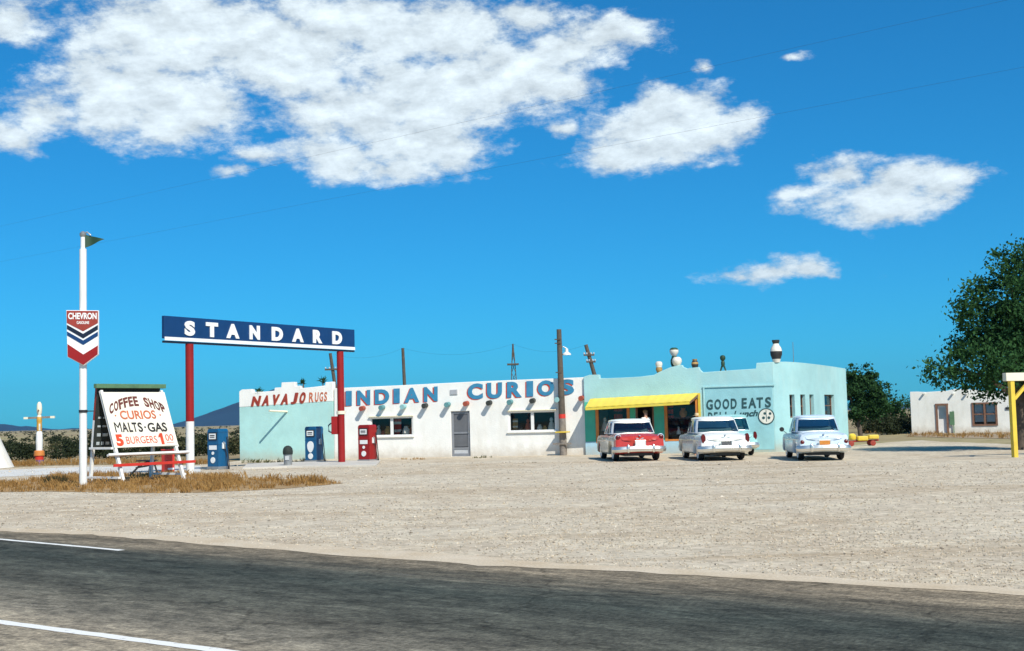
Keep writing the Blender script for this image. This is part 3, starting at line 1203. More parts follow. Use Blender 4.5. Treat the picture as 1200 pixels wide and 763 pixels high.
for k in range(7):
    s = (k + .02) / 6.04
    mb.bar(pA0.lerp(pB0, s) - UP * .09, pA1.lerp(pB1, s) - UP * .09, .05, .08)
mb.build('awning_frame', 'brown_wood', awn)
mb = MB()
tp = fac(819, 470, CO)[0]
mb.box(W(tp + .02, CO + .045, (zB + .05) / 2 - .02), (.11, .07, zB - .02), FU, FN, UP)
mb.build('corner_trim', 'yellow_wood', cafe, bevel=.006)

# curved right hand wall with small windows
cp = W(C_CORNER, CO, 0)
plan_px = [(909, None), (916, 0), (924, .05), (932, .25), (940, .62), (948, 1.15), (956, 1.85), (964, 2.7), (972, 3.6), (980, 4.55), (988, 5.5), (994, 6.2)]
D0 = cp.y
tops_px = {909: 424, 916: 423.8, 924: 423.8, 932: 424.2, 940: 424.8, 948: 425.6, 956: 426.5, 964: 427.5, 972: 428.6, 980: 429.7, 988: 431, 994: 432}
# window edges become extra columns
wins = [(926.5, 932.5, 461, 490), (939.2, 945, 461.5, 490), (950, 955, 463, 490), (967.5, 979, 462.5, 489)]


def plan(px):
    for i in range(len(plan_px) - 1):
        a, b = plan_px[i], plan_px[i + 1]
        if a[0] <= px <= b[0] + 1e-6:
            da = a[1] if a[1] is not None else 0
            s = (px - a[0]) / (b[0] - a[0])
            Y = D0 + da + (b[1] - da) * s
            g = pt(px, 500, Y)
            if a[1] is None:
                c = pt(b[0], 500, D0 + b[1])
                return V((cp.x + (c.x - cp.x) * s, cp.y + (c.y - cp.y) * s, 0))
            return V((g.x, g.y, 0))


def topz(px):
    ks = sorted(tops_px)
    for i in range(len(ks) - 1):
        if ks[i] <= px <= ks[i + 1]:
            s = (px - ks[i]) / (ks[i + 1] - ks[i])
            return pt(px, tops_px[ks[i]] * (1 - s) + tops_px[ks[i + 1]] * s, plan(px).y).z


cols = sorted(set([p[0] for p in plan_px] + [e for w in wins for e in w[:2]]))
WZ0, WZ1 = pt(948, 489, plan(948).y).z, pt(948, 462.3, plan(948).y).z
P = [plan(c) for c in cols]


def nrm_at(i):
    a, b = P[max(i - 1, 0)], P[min(i + 1, len(P) - 1)]
    t = (b - a).normalized()
    return V((t.y, -t.x, 0))


rows = [GZ, WZ0, WZ1, None]
mb = MB()
TH = .28
grid = {}
for i, c in enumerate(cols):
    n = nrm_at(i) if i else FN
    for j, z in enumerate(rows):
        zz = topz(c) if z is None else z
        for k in (0, 1):
            grid[i, j, k] = len(mb.v)
            p = P[i] - n * (TH * k)
            mb.v.append((p.x, p.y, zz))
for i in range(len(cols) - 1):
    mid = (cols[i] + cols[i + 1]) / 2
    hole = any(w[0] - .01 <= mid <= w[1] + .01 for w in wins)
    for j in range(3):
        if hole and j == 1:
            continue
        for k in (0, 1):
            mb.f.append((grid[i, j, k], grid[i + 1, j, k], grid[i + 1, j + 1, k], grid[i, j + 1, k]))
            mb.m.append(0)
    mb.f.append((grid[i, 3, 0], grid[i + 1, 3, 0], grid[i + 1, 3, 1], grid[i, 3, 1]))
    mb.m.append(0)
    if hole:
        mb.f += [(grid[i, 1, 0], grid[i + 1, 1, 0], grid[i + 1, 1, 1], grid[i, 1, 1]),
                 (grid[i, 2, 0], grid[i + 1, 2, 0], grid[i + 1, 2, 1], grid[i, 2, 1])]
        mb.m += [0, 0]
for w in wins:
    for e in w[:2]:
        i = cols.index(e)
        mb.f.append((grid[i, 1, 0], grid[i, 2, 0], grid[i, 2, 1], grid[i, 1, 1]))
        mb.m.append(0)
e = len(cols) - 1
for j in range(3):
    mb.f.append((grid[e, j, 0], grid[e, j + 1, 0], grid[e, j + 1, 1], grid[e, j, 1]))
    mb.m.append(0)
mb.build('curved_wall', 'cafe_stucco', cafe, smooth=35)
M['blind'] = paint('blind', (.42, .52, .52), .6, var=.15, vscale=3)
for w in wins:
    i, j = cols.index(w[0]), cols.index(w[1])
    n = nrm_at(i)
    a, b = P[i] - n * .17, P[j] - n * .17
    X = (b - a).normalized()
    wd = (b - a).length
    c = (a + b) / 2
    zc = (WZ0 + WZ1) / 2
    mb = MB()
    for s in (-1, 1):
        mb.box(c + X * s * (wd / 2 - .03) + UP * zc, (.05, .05, WZ1 - WZ0 - .02), X, n, UP)
        mb.box(c + UP * (zc + s * ((WZ1 - WZ0) / 2 - .035)), (wd - .11, .05, .05), X, n, UP)
    mb.box(c + UP * zc, (wd - .11, .05, .04), X, n, UP)
    wo = mb.build('window', 'brown_wood', cafe)
    mb = MB()
    mb.box(c + UP * zc - n * .01, (wd - .06, .01, WZ1 - WZ0 - .06), X, n, UP)
    mb.build('pane', 'glass_dark', wo)
    mb = MB()
    mb.box(c + UP * zc - n * .06, (wd - .06, .01, WZ1 - WZ0 - .06), X, n, UP)
    mb.build('blind', 'blind', wo)
# hidden rear walls and the roof
endp = P[-1]
back = [W(C_L + .15, -.2, 0), W(C_L + .15, -8, 0), endp * 1.09 + V((-.6, 0, 0)), endp * 1.003 - nrm_at(len(P) - 1) * .16]
mb = MB()
for a, b in zip(back[:-1], back[1:]):
    d = (b - a).normalized()
    nn = V((d.y, -d.x, 0))
    mb.box((a + b) / 2 + nn * .14 + UP * 1.6, ((b - a).length, .26, 3.6), d, nn, UP)
mb.build('rear_wall', 'cafe_stucco', cafe)
mb = MB()
rp = [back[0], back[1], back[2], endp * 1.004 - nrm_at(len(P) - 1) * .3] + [P[i] - nrm_at(i) * .32 for i in range(len(P) - 2, 0, -1)]
mb.prism([(p.x, p.y) for p in rp], lambda a, b, d: V((a, b, d)), 2.95, 3.05)
mb.build('roof', 'roof_felt', cafe)
mb = MB()
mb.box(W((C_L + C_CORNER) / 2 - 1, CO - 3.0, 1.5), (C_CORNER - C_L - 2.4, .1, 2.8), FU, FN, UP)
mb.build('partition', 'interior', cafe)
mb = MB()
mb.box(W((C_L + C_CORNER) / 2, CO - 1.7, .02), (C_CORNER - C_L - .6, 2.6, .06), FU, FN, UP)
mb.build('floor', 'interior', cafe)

# pots along the parapet
def pot(px, py_base, prof_px, mats, label, Yo=-.15, name='pottery_jar', n=18):
    t, z = fac(px, py_base, CO + Yo)
    base = W(t, CO + Yo, z)
    sc = (base.y) / F
    o = None
    mb = MB()
    mb.lathe([(r * sc, h * sc, mi) for r, h, mi in prof_px], base, n)
    o = mb.build(name, mats, None, smooth=True, loc=base)
    return tag(o, label, 'jar', 'pottery on the cafe parapet')


pot(772.5, 437, [(2.2, 0, 1), (3.4, 2, 1), (4, 4.5, 1), (3.2, 6.6, 0), (3.8, 8.5, 0), (4.2, 10.5, 0), (3.5, 12.6, 0), (1.8, 13.4, 0)],
    ['pot_white', 'pot_ochre'], 'small jar with white upper half, leftmost on the parapet slope')
pot(790.5, 430.6, [(3, 0, 1), (4.4, 4, 1), (4.6, 8, 1), (3.2, 11.5, 1), (2.6, 13.4, 0), (4, 15.4, 0), (5.2, 18, 0), (5.2, 20.5, 1), (4, 22.5, 1), (2.4, 23.2, 1)],
    ['pot_white', M['dark_green']], 'tall dark jar with white ringed neck on top of the parapet', -.75)
pot(793.5, 429.6, [(2.4, 0, 0), (4.6, 2.5, 0), (5.9, 6, 0), (5.4, 8.8, 0), (3.6, 10.8, 0), (2.8, 11.2, 0)],
    ['pot_white'], 'round white jar in front of the tall dark jar')
pot(814.5, 431.5, [(2.6, 0, 1), (3.8, 2.4, 1), (4.2, 4.6, 0), (3.8, 7, 1), (2.6, 9, 0), (3.1, 10.6, 0)],
    ['pot_ochre', 'pot_black'], 'small ochre and black jar right of the white jar')
pot(910, 424.8, [(4, 0, 0), (5, 4, 1), (6.8, 9, 1), (7, 13, 0), (6, 17, 0), (4, 20, 0), (3.3, 22, 1), (4.3, 24.5, 1), (4.4, 26.4, 1)],
    ['pot_white', 'pot_black'], 'large black and white vase above the building corner')
# the odd little figure
t, z = fac(847.5, 435, CO - .15)
base = W(t, CO - .15, z)
mb = MB()
s_ = base.y / F
for sgn in (-1, 1):
    mb.tube([base + FU * sgn * 3.2 * s_, base + FU * sgn * 1.2 * s_ + UP * 6 * s_], [.8 * s_, 1.1 * s_], 8)
mb.lathe([(1.6 * s_, 5 * s_), (2.3 * s_, 8 * s_), (2.2 * s_, 11 * s_), (1.5 * s_, 12 * s_), (2.6 * s_, 13.2 * s_), (3.4 * s_, 15.5 * s_), (2.6 * s_, 18 * s_), (.8 * s_, 18.8 * s_)], base, 14)
o = mb.build('jar_on_stand', [M['dark_green']], None, smooth=True, loc=base)
tag(o, 'dark round jar on splayed legs on the lower parapet', 'jar', 'pottery on the cafe parapet')
# thin mast on the cafe roof
mb = MB()
b0 = pt(930, 424, 58.5)
mb.tube([V((b0.x, b0.y, 2.9)), V((b0.x, b0.y, pt(929, 401, 58.5).z))], [.02, .012], 6)
o = mb.build('mast', 'grey_metal', None, loc=(b0.x, b0.y, 2.9))
tag(o, 'thin mast rising behind the cafe parapet right of the large vase', 'mast')


# goods in the shop windows
def goods(r, items, out=0.0, back_=-.02):
    (t0, z0), _, (t1, z1), _ = r
    for s, kind, mats, h, label, cat, lift in items:
        base = W(t0 + (t1 - t0) * s, out - .15 - back_ - h * .28, z0 + lift)
        mb = MB()
        if kind == 'pot':
            mb.lathe([(h * .22, 0), (h * .42, h * .3), (h * .4, h * .6), (h * .2, h * .85), (h * .26, h)], base, 16)
        elif kind == 'doll':
            mb.lathe([(h * .3, 0), (h * .26, h * .25), (h * .16, h * .6), (h * .08, h * .68), (h * .14, h * .8), (h * .12, h * .92), (h * .04, h)], base, 14)
        elif kind == 'rug':
            nn = 9
            for i in range(nn):
                for j in range(7):
                    mb.v.append(tuple(base + FU * (h * .5 * (i / (nn - 1) - .5)) + UP * (h * j / 6) + FN * (.025 * sin(i * 1.6) + .01 * sin(j))))
            for i in range(nn - 1):
                for j in range(6):
                    a = i * 7 + j
                    mb.f.append((a, a + 7, a + 8, a + 1))
                    mb.m.append(1 if j in (1, 4) else 0)
            k0 = len(mb.v)
            mb.v += [tuple(V(v) - FN * .02) for v in mb.v]
            mb.f += [tuple(i + k0 for i in reversed(f)) for f in mb.f]
            mb.m += list(mb.m)
        o = mb.build({'pot': 'pottery_jar', 'doll': 'carved_doll', 'rug': 'woven_rug'}[kind], mats, None, smooth=True, loc=base)
        tag(o, label, cat)


goods(w1, [(.14, 'doll', ['pot_white'], .55, 'white doll at the left end of the left shop window', 'doll', 0),
           (.37, 'pot', ['pot_ochre'], .42, 'ochre jar left of the mullion in the left shop window', 'jar', .05),
           (.58, 'rug', ['letter_red', 'pot_white'], .75, 'red and white rug hung in the left shop window', 'rug', .05),
           (.80, 'pot', ['pot_white'], .46, 'white jar right in the left shop window', 'jar', 0),
           (.92, 'doll', ['pot_red'], .40, 'red doll at the right end of the left shop window', 'doll', 0),
           (.26, 'pot', ['pot_red'], .26, 'small red jar between doll and ochre jar in the left shop window', 'jar', 0),
           (.70, 'pot', ['pot_black'], .24, 'small black jar beside the hung rug in the left shop window', 'jar', 0)])
goods(w2, [(.37, 'doll', ['pot_red'], .58, 'red doll left of the mullion in the right shop window', 'doll', 0),
           (.22, 'pot', ['pot_black'], .3, 'small black jar in the right shop window', 'jar', 0),
           (.63, 'pot', ['pot_white'], .30, 'low white jar right of the mullion in the right shop window', 'jar', 0),
           (.74, 'pot', ['pot_ochre'], .24, 'small ochre jar left of the tall white doll in the right shop window', 'jar', 0),
           (.10, 'rug', ['pot_ochre', 'pot_white'], .5, 'ochre and white mat hung at the left of the right shop window', 'rug', .1),
           (.87, 'doll', ['pot_white'], .62, 'tall white doll at the right end of the right shop window', 'doll', 0)])
goods(cw, [(.20, 'doll', ['pot_white'], .6, 'white doll in the left cafe window', 'doll', .55),
           (.6, 'rug', ['brown_red', 'pot_black'], .8, 'dark red blanket hung in the left cafe window', 'rug', .75)], CO, .1)
goods(cw2, [(.12, 'rug', ['bright_red', 'pot_black'], .55, 'red blanket at the left of the right cafe window', 'rug', 1.05),
            (.52, 'pot', ['orange_paint'], .42, 'orange jar in the middle of the right cafe window', 'jar', 1.05),
            (.36, 'doll', ['pot_white'], .35, 'pale doll low in the right cafe window', 'doll', .3)], CO, .1)

# ================================================================== UTILITY POLE IN FRONT
_q = onplane(660, 520, FO + FN * .20, FN)
pb = V((_q.x, _q.y, 0))
ptop = pt(655, 386, pb.y)
_PB = 534.2
pole = thing('utility_pole', 'dark wooden pole with red band standing before the white shop wall', 'pole', pb)
mb = MB()
def lerp_pole(y):
    s = (534.2 - y) / (534.2 - 386)
    return pb.lerp(ptop, s)
mb.tube([lerp_pole(536), lerp_pole(491)], [.17, .16], 14, mi=1)
mb.tube([lerp_pole(491), lerp_pole(486)], [.163, .163], 14, mi=2)
mb.tube([lerp_pole(486), lerp_pole(386)], [.155, .11], 14, mi=0)
mb.build('post', ['pole_wood', 'grey_wood', 'bright_red'], pole, smooth=True)
mb = MB()
c = lerp_pole(507)
mb.box(c + FN * .2 + FU * .05, (.62, .38, .06), FU, FN, UP)
mb.build('shelf', 'yellow_wood', pole, bevel=.01)
mb = MB()
c = lerp_pole(520.5)
mb.box(c + FN * .19, (.85, .06, .08), FU, FN, UP)
mb.build('cross_bar', 'grey_wood', pole)
for yy in (398, 402.5, 437):
    c = lerp_pole(yy)
    mb = MB()
    mb.box(c - FU * .05 + FN * .12, (.28, .05, .05), FU, FN, UP)
    mb.build('insulator_arm', 'pole_wood', pole)
mb = MB()
a = lerp_pole(409)
e = pt(664, 409.5, pb.y)
mb.tube([a, a.lerp(e, .5) + UP * .12, e + UP * .05], .02, 8)
arm = mb.build('lamp_arm', 'grey_metal', pole)
mb = MB()
mb.lathe([(.20, -.26), (.20, -.22), (.16, -.17), (.08, -.12), (.07, .02), (.02, .06)], e, 18)
mb.build('lamp_shade', 'lamp_glass', arm, smooth=True)

# ================================================================== STANDARD SIGN
sL = at(223, 555.6)
sR = at(400.5, 543.4)
sg = thing('gas_sign', 'long blue sign with spaced white capitals and white stripe on two red posts', 'sign', (sL + sR) / 2)
SD = (sR - sL)
SD.z = 0
SLEN = SD.length
SD.normalize()
SNn = V((SD.y, -SD.x, 0))
if SNn.dot(-sL) < 0:
    SNn = -SNn


def sg_uv(px, py, out=0.0):
    p = onplane(px, py, sL + SNn * out, SNn)
    return (p - sL).dot(SD), p.z


def SW(u, out, z):
    return sL + SD * u + SNn * out + UP * z


BX = .07
uA, zTA = sg_uv(192.6, 370.3, BX)
_, zBA = sg_uv(192.6, 402.5, BX)
uB, zTB = sg_uv(415.5, 386, BX)
_, zBB = sg_uv(415.8, 411.8, BX)
zT = (zTA + zTB) / 2
zB_ = (zBA + zBB) / 2
Hs = zT - zB_
mb = MB()
mb.box(SW((uA + uB) / 2, 0, (zT + zB_) / 2 + Hs * .08), (uB - uA, BX * 2, Hs * .84), SD, SNn, UP, mi=0)
box = mb.build('sign_box', ['blue_enamel'], sg, bevel=.015)
mb = MB()
mb.box(SW((uA + uB) / 2, 0, zB_ + Hs * .04), (uB - uA, BX * 2 - .03, Hs * .08), SD, SNn, UP)
mb.build('sign_base', 'navy', box, bevel=.008)
mb = MB()
mb.box(SW((uA + uB) / 2, BX + .008, zB_ + Hs * .155), (uB - uA - .01, .014, Hs * .13), SD, SNn, UP)
mb.build('white_stripe', 'letter_white', box)
LX = [('S', 216, 228), ('T', 241, 255), ('A', 265, 280), ('N', 292, 304), ('D', 318, 331), ('A', 342, 355.2), ('R', 366.3, 377), ('D', 389, 400.2)]
for ch, x0, x1 in LX:
    u_0, u_1 = sg_uv(x0, 390, BX)[0], sg_uv(x1, 390, BX)[0]
    zb, zt = zB_ + Hs * .30, zT - Hs * .135
    mb = MB()
    letters(mb, [(ch, quad_fn(SW(u_0, BX, zb), SW(u_1, BX, zb), SW(u_1, BX, zt), SW(u_0, BX, zt)), SNn)], .03, .002, bold=.06)
    mb.build('letter', 'letter_white', box)


def sign_post(px_top, base, split_py, redonly):
    topu, _ = sg_uv(px_top, 408, 0)
    a = base
    u = (base - sL).dot(SD)
    b = SW(u, 0, zB_ - .003)
    mb = MB()
    if redonly:
        mb.tube([a - UP * .1, b], .15, 14, mi=0)
    else:
        zs = pt(222, split_py, base.y).z
        c = V((a.x, a.y, zs))
        mb.tube([a - UP * .1, c], .152, 14, mi=1)
        mb.tube([c, b], .15, 14, mi=0)
    return mb.build('post', ['red_paint', 'white_paint'], sg, smooth=True)


sign_post(220, sL, 494, False)
p2 = sign_post(398, sR, 0, True)
zc = pt(399, 483.5, sR.y).z
mb = MB()
mb.lathe([(.19, -.07), (.19, .07)], V((sR.x, sR.y, zc)), 16)
mb.build('band', 'cream_wood', p2)
mb = MB()
z1_, z2_ = pt(392, 509, sR.y).z, pt(392, 488, sR.y).z
cx = V((sR.x, sR.y, (z1_ + z2_) / 2)) + V((-.27, -.02, 0))
mb.box(cx, (.26, .30, z2_ - z1_), mi=0)
mb.tube([cx + V((-.15, 0, .1)), cx + V((-.27, 0, .0)), cx + V((-.26, 0, -.25)), cx + V((-.14, 0, -.3))], .03, 8, mi=1)
mb.build('hose_box', ['red_paint', 'navy'], p2, bevel=.03)

# ================================================================== CHEVRON POLE
cb_ = at(97.5, 571)
cpole = thing('sign_pole', 'tall white pole with red white and blue shield sign and green pennant', 'sign', cb_)
def cz(py):
    return pt(97, py, cb_.y).z
def cx_(px, py):
    return pt(px, py, cb_.y)
mb = MB()
zt1, zt2 = cz(292), cz(276)
mb.tube([cb_ - UP * .1, cb_ + UP * zt1], [.115, .105], 16)
mb.tube([cb_ + UP * zt1, cb_ + UP * zt2], [.075, .07], 14)
mb.build('pole', 'white_paint', cpole, smooth=True)
mb = MB()
mb.lathe([(.13, -.04), (.13, .04)], cb_ + UP * cz(482), 14)
mb.bar(cb_ + UP * cz(482), cb_ + UP * cz(482) + V((.34, .05, 0)), .03, .03)
mb.build('collar', 'black_metal', cpole)
mb = MB()
mb.lathe([(.07, -.08), (.10, -.03), (.10, .04), (.04, .1)], cb_ + UP * cz(275), 12)
mb.tube([cb_ + UP * cz(275), cb_ + UP * (cz(272)) + V((.12, 0, 0)), cb_ + UP * cz(276) + V((.24, 0, 0))], .025, 8)
mb.build('finial', 'grey_metal', cpole, smooth=True)
# pennant with a slight wave and real thickness
mb = MB()
nn = 12
P0, P1, P2 = cx_(100, 275), cx_(100, 290.5), cx_(123, 280.5)
P0 -= V((0, .03, 0)); P1 -= V((0, .03, 0)); P2 -= V((0, .03, 0))
for side in (0, 1):
    for i in range(nn + 1):
        s = i / nn
        for e0 in (P0, P1):
            p = e0.lerp(P2, s * .985)
            mb.v.append(tuple(p + V((0, .05 * sin(s * 6) + side * .012, 0))))
for side in (0, 1):
    b = side * 2 * (nn + 1)
    for i in range(nn):
        mb.f.append((b + 2 * i, b + 2 * i + 1, b + 2 * i + 3, b + 2 * i + 2))
        mb.m.append(0)
b = 2 * (nn + 1)
for i in range(nn):
    for k in (0, 1):
        mb.f.append((2 * i + k, 2 * i + 2 + k, b + 2 * i + 2 + k, b + 2 * i + k))
        mb.m.append(0)
mb.build('pennant', 'dark_green', cpole, smooth=True)
# shield
shy = cb_.y - .2
SHN = V((.10, -.995, 0)).normalized()
SHX = V((.995, .10, 0)).normalized()
sho = pt(96.3, 390, shy)


def sh_ab(px, py):
    p = onplane(px, py, sho, SHN) - sho
    return p.dot(SHX), p.z


def shmap(a, b, d):
    return sho + SHX * a + UP * b + SHN * d


SHP = [(77.5, 363.5), (115.5, 363.8), (115.2, 415.5), (97.8, 428.5), (79.0, 418.5)]
mb = MB()
mb.prism([sh_ab(*p) for p in SHP], shmap, -.12, 0)
shield = mb.build('shield_sign', 'letter_white', cpole, bevel=.01)
def band(pts, mat, d, name):
    mb = MB()
    mb.prism([sh_ab(*p) for p in pts], shmap, .001, d)
    mb.build(name, mat, shield)
band([(78.2, 364.2), (114.8, 364.5), (114.8, 378.6), (97.4, 388.2), (78.4, 378.4)], 'brown_red', .012, 'red_field')
band([(78.5, 380.6), (97.4, 391.2), (114.8, 380.9), (114.8, 386.2), (97.5, 396.6), (78.6, 385.6)], 'navy', .012, 'chevron')
band([(78.6, 388.4), (97.5, 399), (114.8, 388.6), (114.8, 393.6), (97.6, 404.3), (78.8, 393.2)], 'blue_enamel', .012, 'chevron')
band([(79.2, 403.2), (97.7, 415.4), (114.8, 404.8), (114.6, 415), (97.8, 427.6), (79.5, 417.8)], 'red_paint', .012, 'chevron')
mb = MB()
def shq(x0, y0, x1, y1):
    q = [sh_ab(x0, y1), sh_ab(x1, y1), sh_ab(x1, y0), sh_ab(x0, y0)]
    return quad_fn(*[shmap(a, b, 0) for a, b in q])
letters(mb, [('CHEVRON', shq(80, 366.6, 113.4, 374.2), SHN)], .008, .0125, bold=.03)
letters(mb, [('GASOLINE', shq(90, 376.4, 104.6, 379.8), SHN)], .008, .0125, bold=.02)
mb.build('lettering', 'letter_white', shield)

# ================================================================== SANDWICH BOARD
bF = at(143.5, 567)
bw = V((.6, .8, 0))
bn = V((.8, -.6, 0))
BWID = 2.45
board = thing('sandwich_board', 'white A-frame menu board with hand painted lettering beside the white pole', 'sign', bF)
def BP(u, d, z):
    """u along the board, d backwards from the front feet, z up"""
    return bF + bw * u - bn * d + UP * z
APX_D, APX_Z = 1.22, 3.05
def front(u, s, out=0.0):
    nrm_ = V((bn.x * APX_Z, bn.y * APX_Z, APX_D)).normalized()
    return BP(u, APX_D * s, APX_Z * s) + nrm_ * out
FNR = V((bn.x * APX_Z, bn.y * APX_Z, APX_D)).normalized()
BK_D = 1.75
def backp(u, s):
    return BP(u, BK_D + (APX_D + .15 - BK_D) * s, APX_Z * s)
WN = bw.cross(UP)
for u in (.05, BWID - .05):
    mb = MB()
    mb.bar(front(u, -.01), front(u, .97), .11, .09, bw)
    mb.build('front_leg', 'white_paint', board, bevel=.006)
    mb = MB()
    mb.bar(backp(u, -.01), backp(u, .66), .1, .09, bw, mi=0)
    mb.bar(backp(u, .661), backp(u, 1.03), .1, .09, bw, mi=1)
    mb.build('rear_leg', ['white_paint', M['brown_red']], board, bevel=.006)
    for s in (.06, .365):
        mb = MB()
        mb.bar(front(u, s) + bw * .101 * (-1 if u < 1 else 1), backp(u, s) + bw * .101 * (-1 if u < 1 else 1), .1, .07)
        mb.build('side_rail', 'white_paint', board, bevel=.006)
mb = MB()
mb.bar(BP(-.15, APX_D - .02, APX_Z + .06), BP(BWID + .12, APX_D - .02, APX_Z + .06), .16, .14)
mb.build('top_beam', 'green_paint', board, bevel=.01)
S0, S1 = .36, .945
UL, UR = -.02, BWID + .02
mb = MB()
mb.add([], [])
pp = [front(UL, S0, .05), front(UR, S0, .05), front(UR, S1, .05), front(UL, S1, .05)]
qq = [p + FNR * .03 for p in pp]
mb.add(pp + qq, [(3, 2, 1, 0), (4, 5, 6, 7), (0, 1, 5, 4), (1, 2, 6, 5), (2, 3, 7, 6), (3, 0, 4, 7)])
panel = mb.build('front_panel', paint('board_cream', (.80, .76, .64), .6, var=.06, vscale=2, stain=(.6, .5, .35), stain_amt=.5), board, bevel=.006)
# dark rear panel with chalk marks seen through the side
mb = MB()
pp = [backp(0.0, .38), backp(BWID, .38), backp(BWID, 1.04), backp(0.0, 1.04)]
bnr = (pp[1] - pp[0]).cross(pp[3] - pp[0]).normalized()
if bnr.dot(bn) < 0:
    bnr = -bnr
qq = [p + bnr * .03 for p in pp]
pp = [p - bnr * .0 + bnr * .06 for p in pp]
qq = [p + bnr * .06 for p in qq]
mb.add(pp + qq, [(3, 2, 1, 0), (4, 5, 6, 7), (0, 1, 5, 4), (1, 2, 6, 5), (2, 3, 7, 6), (3, 0, 4, 7)])
rp_ = mb.build('rear_panel', 'chalkboard', board)
rr = random.Random(4)
for r_ in range(4):
    z = .42 + .09 * r_
    u = .1
    while u < .95:
        l = rr.uniform(.08, .22)
        c = backp(u + l / 2, z) + bnr * .094
        mb = MB()
        mb.box(c, (l, .01, .10 if r_ < 2 else .06), bw, bnr)
        mb.build('chalk_mark', 'chalk', rp_)
        u += l + .07
# rails across the front
mb = MB()
mb.bar(front(-.35, .285, .10), front(BWID + .35, .280, .10), .13, .07, bw)
mb.build('front_rail', 'white_paint', board, bevel=.006)
mb = MB()
mb.bar(front(-.25, .175, .12), front(BWID + .5, .175, .12), .09, .05, bw)
mb.build('red_rail', 'bright_red', board, bevel=.006, label='thin red rail below the white one')


def bq(u0, v0, u1, v1, slant=0):
    def f(a, b):
        u = u0 + (u1 - u0) * a
        v = v0 + (v1 - v0) * b
        return front(UL + (UR - UL) * u, S0 + (S1 - S0) * v, .081)
    return f


mb = MB()
word = 'COFFEE SHOP'
slots = []
n_ = len(word)
for i, ch in enumerate(word):
    s = (i + .5) / n_
    if ch == ' ':
        continue
    cu_ = .055 + .885 * s
    dv = -.16 * (2 * s - 1) ** 2
    h = .18
    tilt = -(2 * s - 1) * .06
    wd_ = .07
    def f(a, b, cu_=cu_, dv=dv, tilt=tilt, h=h, wd_=wd_):
        u = cu_ + (a - .5) * wd_ - (b - .5) * tilt * -.45
        v = .70 + .08 + dv + b * h - .04 - (a - .5) * (2 * (cu_ - .5)) * .07
        return front(UL + (UR - UL) * u, S0 + (S1 - S0) * v, .081)
    slots.append((ch, f, FNR))
letters(mb, slots, .008, bold=.04)
mb.build('heading', paint('sign_brown', (.13, .03, .02), .6, var=.25), panel)
mb = MB()
letters(mb, [('CURIOS', bq(.20, .50, .76, .66), FNR)], .008, bold=.022)
for u in (.13, .83):
    mb.lathe([(.03, 0), (.03, .008)], bq(u, .57, u + .01, .58)(0, 0), 10, axis=FNR)
mb.build('lettering', 'letter_orange', panel)
mb = MB()
letters(mb, [('M', bq(.075, .27, .175, .45), FNR)], .008, bold=.0)
letters(mb, [('A', bq(.185, .27, .27, .445), FNR), ('L', bq(.285, .27, .34, .44), FNR), ('T', bq(.345, .27, .415, .44), FNR), ('S', bq(.43, .265, .50, .44), FNR), ('GAS', bq(.58, .26, .885, .43), FNR)], .008, bold=.025)
mb.lathe([(.035, 0), (.035, .008)], bq(.54, .35, .55, .36)(0, 0), 10, axis=FNR)
mb.build('lettering', 'letter_black', panel)
mb = MB()
letters(mb, [('5', bq(.045, .025, .155, .235), FNR), ], .008, bold=.05)
one = [(.35, 0), (.75, 0), (.75, 1), (.42, 1), (.12, .74), (.12, .60), (.35, .68)]
of = bq(.70, .03, .81, .235)
mb.prism(one, lambda a, b, d: of(a, b) + FNR * d, 0, .008)
letters(mb, [('BURGERS', bq(.20, .06, .68, .19), FNR), ('00', bq(.82, .09, .945, .21), FNR)], .008, bold=-.005)
mb.box(bq(.88, .06, .9, .07)(0, 0) + FNR * .004, (.28, .012, .008), bw, (FNR.cross(bw)).normalized())
mb.build('price', paint('sign_red', (.62, .06, .015), .6, var=.15), panel)

# red drum behind the board
d0 = at(197, 553)
mb = MB()
mb.box(d0 + UP * .42, (.36, .34, .84), bw, bn, UP, mi=0)
mb.box(d0 + UP * .86, (.40, .38, .05), bw, bn, UP, mi=0)
mb.box(d0 + UP * .12 + bn * .175, (.3, .012, .07), bw, bn, UP, mi=1)
o = mb.build('drink_box', ['bright_red', 'letter_white'], None, bevel=.02, loc=d0)
tag(o, 'red metal box standing behind the right leg of the white board', 'box')
# dark tangle of scrap under the board
d1 = at(168, 558)
mb = MB()
mb.tube([d1 + V((-.5, 0, .02)), d1 + V((-.2, .1, .34)), d1 + V((.1, .1, .5))], .035, 8)
mb.tube([d1 + V((.5, .1, .02)), d1 + V((.35, .1, .5)), d1 + V((.1, .1, .52))], .035, 8)
mb.tube([d1 + V((.2, -.1, .02)), d1 + V((.25, .1, .5))], .035, 8)
mb.tube([d1 + V((-.3, .1, .3)), d1 + V((.5, .12, .42))], .03, 8)
mb.box(d1 + V((.1, .1, .55)), (.7, .3, .05))
o = mb.build('trestle', 'black_metal', None, loc=d1)
tag(o, 'low black metal trestle in the grass under the white board', 'trestle')

